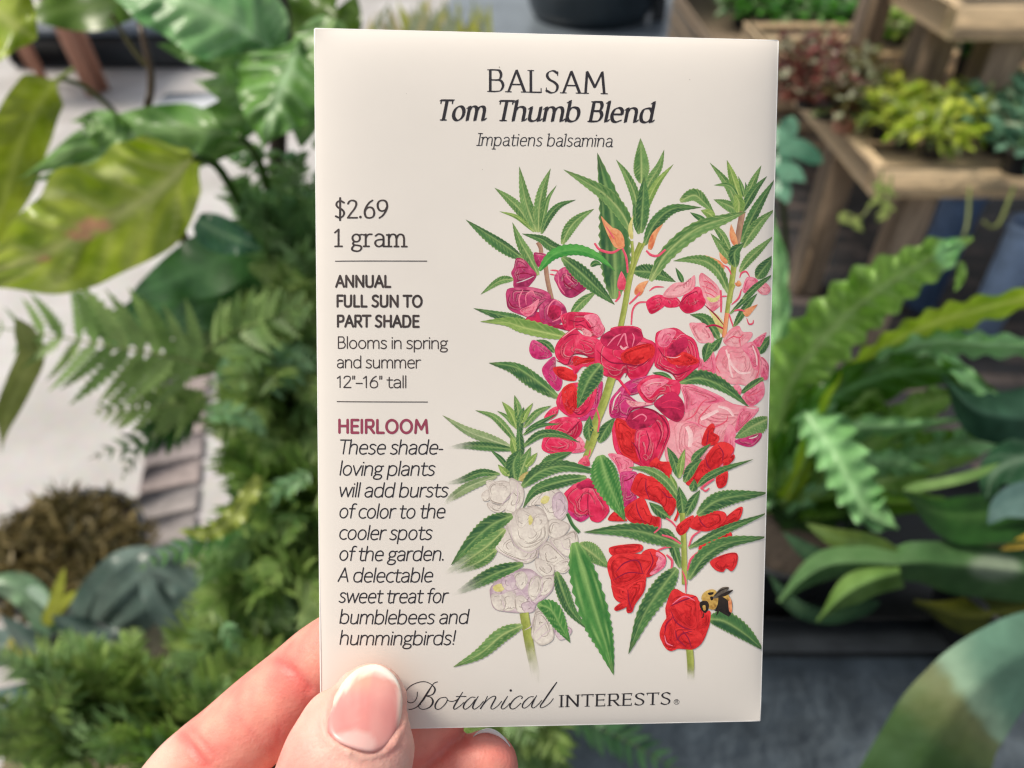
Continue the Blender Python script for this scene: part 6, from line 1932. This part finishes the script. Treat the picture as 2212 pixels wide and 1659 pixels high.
leaf(sg, [(2320, 1300, .55), (2200, 1320, .55), (2080, 1330, .555), (1975, 1300, .56)], [(0, 60), (.5, 50), (1, 6)], [(0, 70), (.5, 56), (1, 6)], (lin((56, 66, 10)), lin((92, 96, 30)), lin((100, 104, 50))), nu=36, prof='band', tilt=(.02, .02), vein_amt=.1, mat=M_FELT)
# the big leaf arching down in the foreground
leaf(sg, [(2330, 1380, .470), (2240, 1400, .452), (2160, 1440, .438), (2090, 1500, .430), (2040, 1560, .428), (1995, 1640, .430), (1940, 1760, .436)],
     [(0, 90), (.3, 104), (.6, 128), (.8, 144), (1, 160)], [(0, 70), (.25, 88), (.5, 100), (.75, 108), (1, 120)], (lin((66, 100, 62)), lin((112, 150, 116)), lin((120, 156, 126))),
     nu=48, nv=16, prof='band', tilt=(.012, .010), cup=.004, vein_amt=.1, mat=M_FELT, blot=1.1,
     bands=((.0, lin((78, 112, 94))), (.36, lin((96, 132, 114))), (.50, lin((136, 162, 138))), (.56, lin((108, 112, 74))), (.68, lin((82, 92, 48))), (.80, lin((50, 76, 30))), (1.0, lin((46, 72, 30)))))  # bands paint the arch's lighting: sky teal on top, darker below the bend
_p = PT(2260, 1230, .58)
pot(sg, (_p[0], _p[1], TZ + .0065), .07, max(.05, _p[2] - TZ - .01), M_BLACK)
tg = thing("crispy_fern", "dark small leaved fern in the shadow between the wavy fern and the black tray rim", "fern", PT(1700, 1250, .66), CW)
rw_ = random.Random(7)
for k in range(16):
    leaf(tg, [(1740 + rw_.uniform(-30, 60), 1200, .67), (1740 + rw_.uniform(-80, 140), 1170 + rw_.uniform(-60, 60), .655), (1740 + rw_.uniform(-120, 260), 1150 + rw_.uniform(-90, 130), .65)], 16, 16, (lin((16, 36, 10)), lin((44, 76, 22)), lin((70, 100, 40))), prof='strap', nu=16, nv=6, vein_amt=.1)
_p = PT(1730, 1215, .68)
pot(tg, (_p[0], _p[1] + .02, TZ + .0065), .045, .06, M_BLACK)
rp = random.Random(3)
for (x, y, r) in ((1845, 1150, 14), (1756, 1289, 9), (1775, 1006, 8)):
    pass

# ------------------------------------------------------------------ stepped timber benches behind
def bench(name, label, x0, y0, x1, y1, z, rail, legs, leg_w, m1, m2, slats=6, group=None, zleg=FZ + .006):
    o = thing(name, label, "bench", (x0, y0, FZ + .005), group)
    b = MB()
    w = (y1 - y0 - .06) / slats
    for k in range(slats):
        b.box((x0 + .041, y0 + .045 + k * w, z - .03), (x1 - .041, y0 + .045 + k * w + w * .86, z - .012), .003)
    b.obj("deck", m1, o)
    for (a, c) in (((x0, y0, z - rail), (x1, y0 + .04, z)), ((x0, y1 - .04, z - rail), (x1, y1, z)), ((x0, y0 + .0405, z - rail), (x0 + .04, y1 - .0405, z)), ((x1 - .04, y0 + .0405, z - rail), (x1, y1 - .0405, z))):
        b = MB(); b.box(a, c, .004); b.obj("rail", m1, o)
    for lx, ly in legs:
        b = MB(); b.box((lx, ly, zleg), (lx + leg_w, ly + leg_w, z - rail - .002), .004); b.obj("leg", m2, o)
    return o
ZB = FZ + .62
cA = on_plane(1900, 372, ZB)
BX, BY = cA[0], cA[1]
bench("plant_bench", "low pale timber bench carrying yellow green and dark green pot plants", BX, BY, BX + 1.7, BY + 1.5, ZB, .075,
      [(BX + .13, BY + .05), (BX + .02, BY + .34), (BX + 1.55, BY + .05)], .088, M_WOOD, M_WOODG, 7)
ZU = FZ + .95
cU = on_plane(2072, 15, ZU)
bench("plant_bench", "upper pale timber bench behind the low one, its rail in the top right corner", cU[0], cU[1], cU[0] + 1.4, cU[1] + .8, ZU, .085,
      [(cU[0] + .02, cU[1] + .16), (cU[0] + .16, cU[1] + .045)], .10, M_WOOD, M_WOODG, 5, zleg=ZB + .001)
pc = on_plane(1852, 175, ZB)
tp = thing("timber_post", "weathered timber post rising behind the red leaved pot plants", "post", (pc[0], pc[1], ZB))
b = MB(); b.box((pc[0] - .04, pc[1] - .01, ZB + .001), (pc[0] + .04, pc[1] + .08, ZB + 1.1), .005); b.obj("post_shaft", M_WOODG, tp)

# ------------------------------------------------------------------ pot plants on the benches
def tuft_mesh(r, h, n, lsz, dark, light, rng, up=.35, spread=1.0, narrow=.45):
    V, F, Cc = [], [], []
    for k in range(n):
        a = rng.uniform(0, 6.283); q = rng.random() ** .6
        el = rng.uniform(-.1, 1.3)
        p = Vector((r * q * math.cos(a) * spread, r * q * math.sin(a) * spread, h * rng.uniform(.05, 1.0) * (1 - .5 * q * q)))
        D = Vector((math.cos(a + rng.uniform(-.9, .9)), math.sin(a + rng.uniform(-.9, .9)), up + rng.uniform(-.8, .7))).normalized()
        L = lsz * rng.uniform(.6, 1.25)
        S = D.cross(Vector((rng.uniform(-.4, .4), rng.uniform(-.4, .4), 1))).normalized()
        N = S.cross(D)
        w = L * narrow
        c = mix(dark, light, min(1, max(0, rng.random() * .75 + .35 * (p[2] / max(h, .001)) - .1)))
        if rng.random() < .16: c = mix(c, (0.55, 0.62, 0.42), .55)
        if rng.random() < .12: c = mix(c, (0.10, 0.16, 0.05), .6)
        n0 = len(V)
        V += [p, p + D * L * .3 + S * w * .45, p + D * L * .3 + N * (-w * .12), p + D * L * .3 - S * w * .45, p + D * L * .7 + S * w * .4 + N * -.003, p + D * L * .68 + N * (-w * .1), p + D * L * .7 - S * w * .4 + N * -.003, p + D * L - Vector((0, 0, L * .15))]
        F += [(n0, n0 + 1, n0 + 2), (n0, n0 + 2, n0 + 3), (n0 + 1, n0 + 4, n0 + 5, n0 + 2), (n0 + 2, n0 + 5, n0 + 6, n0 + 3), (n0 + 4, n0 + 7, n0 + 5), (n0 + 5, n0 + 7, n0 + 6)]
        Cc += [c] * 8
    return V, F, Cc
rt = random.Random(17)
def pot_plant(label, group, at, pr, ph, tr, th, n, ls, dark, light, pm=M_BLACK, name="potted_plant", narrow=.45):
    o = thing(name, label, "potted plant", at, group)
    pot(o, at, pr, ph, pm)
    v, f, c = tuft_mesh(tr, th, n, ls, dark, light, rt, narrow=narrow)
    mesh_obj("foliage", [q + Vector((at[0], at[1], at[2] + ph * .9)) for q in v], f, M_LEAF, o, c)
    return o
LY, LYd = lin((206, 212, 96)), lin((112, 150, 34))
TL, TLd = lin((136, 178, 148)), lin((36, 84, 62))
RD, RDd = lin((136, 74, 66)), lin((58, 36, 30))
GR, GRd = lin((112, 178, 74)), lin((34, 96, 36))
gA = "yellow green trailing plants in small black pots on the low bench"
def spots_on(z, L): return [on_plane(x, y, z) for x, y in L]
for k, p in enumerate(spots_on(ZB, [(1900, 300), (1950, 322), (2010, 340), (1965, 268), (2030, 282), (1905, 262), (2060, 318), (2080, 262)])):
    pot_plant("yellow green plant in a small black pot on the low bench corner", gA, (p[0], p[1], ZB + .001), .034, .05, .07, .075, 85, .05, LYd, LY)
for k, (x, y) in enumerate(((2150, 330), (2190, 372), (2215, 300), (2130, 275), (2240, 345), (2190, 250))):
    p = on_plane(x, y, ZB)
    pot_plant("blue green plant on the low bench, right of the yellow green plants", "blue green plants on the low bench", (p[0], p[1], ZB + .001), .045, .06, .085, .08, 70, .065, TLd, TL, narrow=.5)
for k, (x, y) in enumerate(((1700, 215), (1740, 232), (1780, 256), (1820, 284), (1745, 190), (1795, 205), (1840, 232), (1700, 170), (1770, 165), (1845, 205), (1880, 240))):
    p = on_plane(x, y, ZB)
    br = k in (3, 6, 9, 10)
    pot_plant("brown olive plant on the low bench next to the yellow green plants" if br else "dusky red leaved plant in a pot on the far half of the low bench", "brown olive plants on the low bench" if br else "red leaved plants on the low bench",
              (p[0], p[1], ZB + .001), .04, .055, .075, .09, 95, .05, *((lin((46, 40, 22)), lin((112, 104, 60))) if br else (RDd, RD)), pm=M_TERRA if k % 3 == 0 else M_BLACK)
for k, (x, y) in enumerate(((1600, 60), (1650, 74), (1700, 92), (1760, 96), (1810, 92), (1640, 30), (1720, 44), (1790, 50), (1610, 14), (1690, 8), (1770, 8), (1830, 40))):
    p = on_plane(x, y, FZ + .5)
    z = FZ + .5
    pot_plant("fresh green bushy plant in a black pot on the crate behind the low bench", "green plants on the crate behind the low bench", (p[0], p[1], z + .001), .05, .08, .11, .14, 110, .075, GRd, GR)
_a, _b2 = on_plane(1570, 96, FZ + .5), on_plane(1880, 0, FZ + .5)
cr = thing("timber_crate", "grey slatted timber crate under the fresh green plants behind the low bench", "crate", (_a[0], _a[1], FZ + .005))
x0, x1, y0, y1 = _a[0] - .05, _b2[0] + .1, _a[1] - .05, _b2[1] + .3
b = MB(); b.box((x0, y0, FZ + .477), (x1, y1, FZ + .499), .004); b.obj("crate_top", M_WOODG, cr)
for k in range(5):
    z = FZ + .01 + k * .093
    for q in (((x0, y0, z), (x1, y0 + .02, z + .08)), ((x0, y0 + .021, z), (x0 + .02, y1, z + .08))):
        b = MB(); b.box(*q, .004); b.obj("slat", M_WOODG, cr)
for k, (x, y) in enumerate(((1900, 88), (1935, 96), (1915, 40), (1960, 70))):
    p = on_plane(x, y, ZB)
    pot_plant("pale lime plant at the back of the low bench by the weathered post", "lime plants at the back of the low bench", (p[0], p[1], ZB + .001), .04, .05, .07, .09, 70, .06, lin((96, 150, 52)), lin((212, 232, 128)))
for k, (x, y) in enumerate(((2080, 170), (2120, 176), (2150, 190))):
    p = on_plane(x, y, ZB)
    pot_plant("small dark green plant in a tall black pot under the upper bench's rail", "dark green plants under the upper bench", (p[0], p[1], ZB + .001), .045, .10, .06, .05, 60, .05, lin((20, 70, 24)), lin((70, 140, 50)))
# grey cloth lining on the low bench
lc = spots_on(ZB + .004, [(1880, 240), (1985, 250), (2010, 120), (1920, 110)])

# trailing shoots over the bench corner
ts = thing("trailing_vine", "thin pale green vine trailing off the low bench corner past its leg", "vine", on_plane(1910, 372, ZB))
for pts in ([(1905, 372, 1.90), (1900, 420, 1.86), (1880, 446, 1.85), (1858, 470, 1.85), (1832, 462, 1.85)], [(1925, 380, 1.88), (1920, 420, 1.85), (1912, 450, 1.85)]):
    stem(ts, pts, .004, .003, lin((130, 140, 84)))
for x, y in ((1832, 460), (1842, 468), (1858, 474), (1912, 452), (1920, 430), (1905, 440), (1890, 420), (1912, 400), (1900, 392), (1925, 400)):
    leaf(ts, [(x, y, 1.85), (x + rt.uniform(-14, 14), y + 12, 1.845), (x + rt.uniform(-24, 24), y + 26, 1.845)], 9, 9, (lin((88, 112, 48)), lin((150, 166, 96)), lin((170, 180, 110))), nu=8, nv=4)
for pts in ([(2095, 405, 1.86), (2090, 480, 1.8), (2078, 520, 1.8)], [(2190, 405, 1.84), (2160, 480, 1.78), (2140, 490, 1.78), (2124, 478, 1.78)]):
    stem(ts, pts, .004, .003, lin((130, 140, 84)))

# blue tubs under the bench
M_BLUE = mat_plain("blue_plastic", (0.12, 0.20, 0.36), rough=.35, var=.35, scale=9)
M_BLUEL = mat_plain("light_blue_plastic", (0.30, 0.42, 0.62), rough=.35, var=.3, scale=9)
def tub(label, x, ytop, ybot, w, yw, m):
    d = yw
    top, bot = PT(x, ytop, d), PT(x, ybot, d)
    r = w * d / FPX / 2
    o = thing("bucket", label, "bucket", (top[0], top[1], FZ + .005))
    b = MB(); h = max(.2, top[2] - FZ - .005)
    b.lathe((top[0], top[1], FZ + .005), [(.001, 0), (r * .8, 0), (r * .98, h - .03)], 28); b.obj("body", m, o)
    b = MB(); b.lathe((top[0], top[1], FZ + .005), [(r * .985, h - .03), (r * 1.08, h - .028), (r * 1.08, h), (r * .95, h), (r * .93, h - .03), (r * .8, h * .3), (.001, h * .3)], 28); b.obj("rim", m, o)
tub("dark blue plastic bucket standing under the low bench behind its front leg", 2095, 400, 560, 90, 2.3, M_BLUE)
tub("light blue plastic bucket under the low bench at the picture's right edge", 2235, 480, 600, 90, 2.15, M_BLUEL)

# broad blue green leaves low beside the packet, upper right
hg = thing("low_shrub", "low shrub with rounded blue green leaves between the packet and the bench", "plant", PT(1700, 380, 1.35))
for q in ([(1680, 330, 1.32), (1720, 320, 1.31), (1760, 340, 1.31), (1778, 352, 1.31)], [(1690, 300, 1.34), (1706, 270, 1.33), (1712, 250, 1.33)], [(1680, 380, 1.32), (1710, 372, 1.31), (1740, 392, 1.31)], [(1670, 340, 1.33), (1690, 360, 1.32), (1704, 420, 1.32)], [(1660, 290, 1.33), (1684, 300, 1.32), (1700, 320, 1.32)], [(1670, 400, 1.33), (1690, 410, 1.32), (1702, 440, 1.32)]):
    leaf(hg, q, 22, 22, (lin((66, 118, 92)), lin((126, 176, 146)), lin((140, 180, 150))), nu=14, nv=6, vein_amt=.15)
stem(hg, [(1680, 330, 1.34), (1690, 420, 1.36), (1700, 560, 1.5)], .006, .006, lin((70, 80, 50)))

# ------------------------------------------------------------------ far things along the top
wp = on_plane(1285, 72, FZ)
pl = thing("round_planter", "wide round black planter on the grey floor behind the packet's top edge", "planter", (wp[0], wp[1] + .45, FZ + .005))
b = MB(); b.lathe((wp[0], wp[1] + .45, FZ + .005), [(.001, 0), (.40, 0), (.44, .04), (.46, .10), (.52, .5), (.54, .5), (.54, .54), (.50, .54), (.49, .45), (.001, .45)], 48)
b.obj("tub", mat_plain("dark_glazed_tub", (0.018, 0.028, 0.036), rough=.3, var=.3, scale=5), pl)
b = MB(); b.lathe((wp[0], wp[1] + .45, FZ + .45), [(.485, .005), (.3, .02), (.001, .02)], 32); b.obj("soil", M_SOIL, pl)
for x in (1420, 1488, 1570):
    q = on_plane(x, 44, FZ)
    o = thing("metal_stand_leg", {1420: "black metal table leg just right of the round black planter", 1488: "middle black metal table leg on the grey floor", 1570: "black metal table leg nearest the green plants"}[x], "table leg", (q[0], q[1], FZ + .005))
    b = MB(); b.box((q[0] - .045, q[1] - .045, FZ + .006), (q[0] + .045, q[1] + .045, FZ + .9), .004); b.obj("leg_post", M_BLACK, o)
td = thing("dry_plant", "plant with upright tan and yellow green shoots behind the packet's top left corner", "plant", on_plane(900, 260, FZ))
for k in range(60):
    x = 800 + 270 * rt.random(); y = 60 + rt.uniform(-30, 30)
    dd = 2.0 + rt.uniform(-.15, .15)
    c = rt.choice([(lin((150, 140, 96)), lin((196, 184, 140))), (lin((130, 140, 44)), lin((188, 190, 90))), (lin((110, 120, 96)), lin((160, 170, 140)))])
    leaf(td, [(x, y + 90, dd), (x + rt.uniform(-12, 12), y + 30, dd), (x + rt.uniform(-34, 34), y - 40, dd)], 9, 9, (*c, c[1]), nu=10, nv=4, vein_amt=.1)
for x in (840, 900, 960, 1020):
    stem(td, [(x, 130, 2.0), (x + (930 - x) * .3, 300, 2.05), (930, 700, 2.2)], .006, .012, lin((90, 80, 50)))
_q = on_plane(930, 560, FZ)
pot(td, (_q[0], _q[1], FZ + .006), .14, .2, M_BLACK)

# trough planter, timber stool and white slab added for a light floor patch
tq = on_plane(240, 152, FZ)
tz = thing("trough_planter", "long black trough with a blue grey rim on the floor behind the big leaves", "planter", (tq[0], tq[1] + .2, FZ + .005))
b = MB(); b.box((tq[0] - .62, tq[1], FZ + .006), (tq[0] + .50, tq[1] + .42, FZ + .20), .03); b.obj("tub", M_BLACK, tz)
b = MB(); b.box((tq[0] - .64, tq[1] - .02, FZ + .201), (tq[0] + .52, tq[1] + .44, FZ + .25), .02); b.obj("rim", mat_plain("blue_grey_rim", (0.16, 0.20, 0.25), rough=.3), tz)
so = thing("timber_stool", "stool with red brown timber legs standing before the black trough", "stool", (*on_plane(150, 200, FZ)[:2], FZ + .005))
ztop = FZ + .62
for (x, y, w) in ((100, 186, .05), (205, 208, .075), (70, 150, .05), (226, 196, .06)):
    q = on_plane(x, y, FZ)
    b = MB(); q2 = Vector((q[0] - .06, q[1], ztop))
    b.tube([Vector((q[0], q[1], FZ + .006)), Vector((q[0] - .03, q[1], FZ + .3)), q2], [w * .55, w * .6, w * .7], 10); b.obj("leg", M_TERRA, so)
qa, qb = on_plane(60, 200, FZ), on_plane(235, 200, FZ)
b = MB(); b.box((qa[0] - .12, qa[1] - .18, ztop + .001), (qb[0] + .02, qa[1] + .5, ztop + .03), .006); b.obj("seat", M_TERRA, so)
wt = on_plane(425, 228, FZ)
ti = thing("floor_patch_slab", "thin white slab added for a light patch of the concrete behind the big leaves", "slab", (wt[0], wt[1], FZ + .005))
b = MB(); b.box((wt[0] - .2, wt[1] - .14, FZ + .005), (wt[0] + .24, wt[1] + .12, FZ + .03), .004); b.obj("slab_body", mat_plain("white_slab", (.72, .75, .78), rough=.5, var=.06), ti)
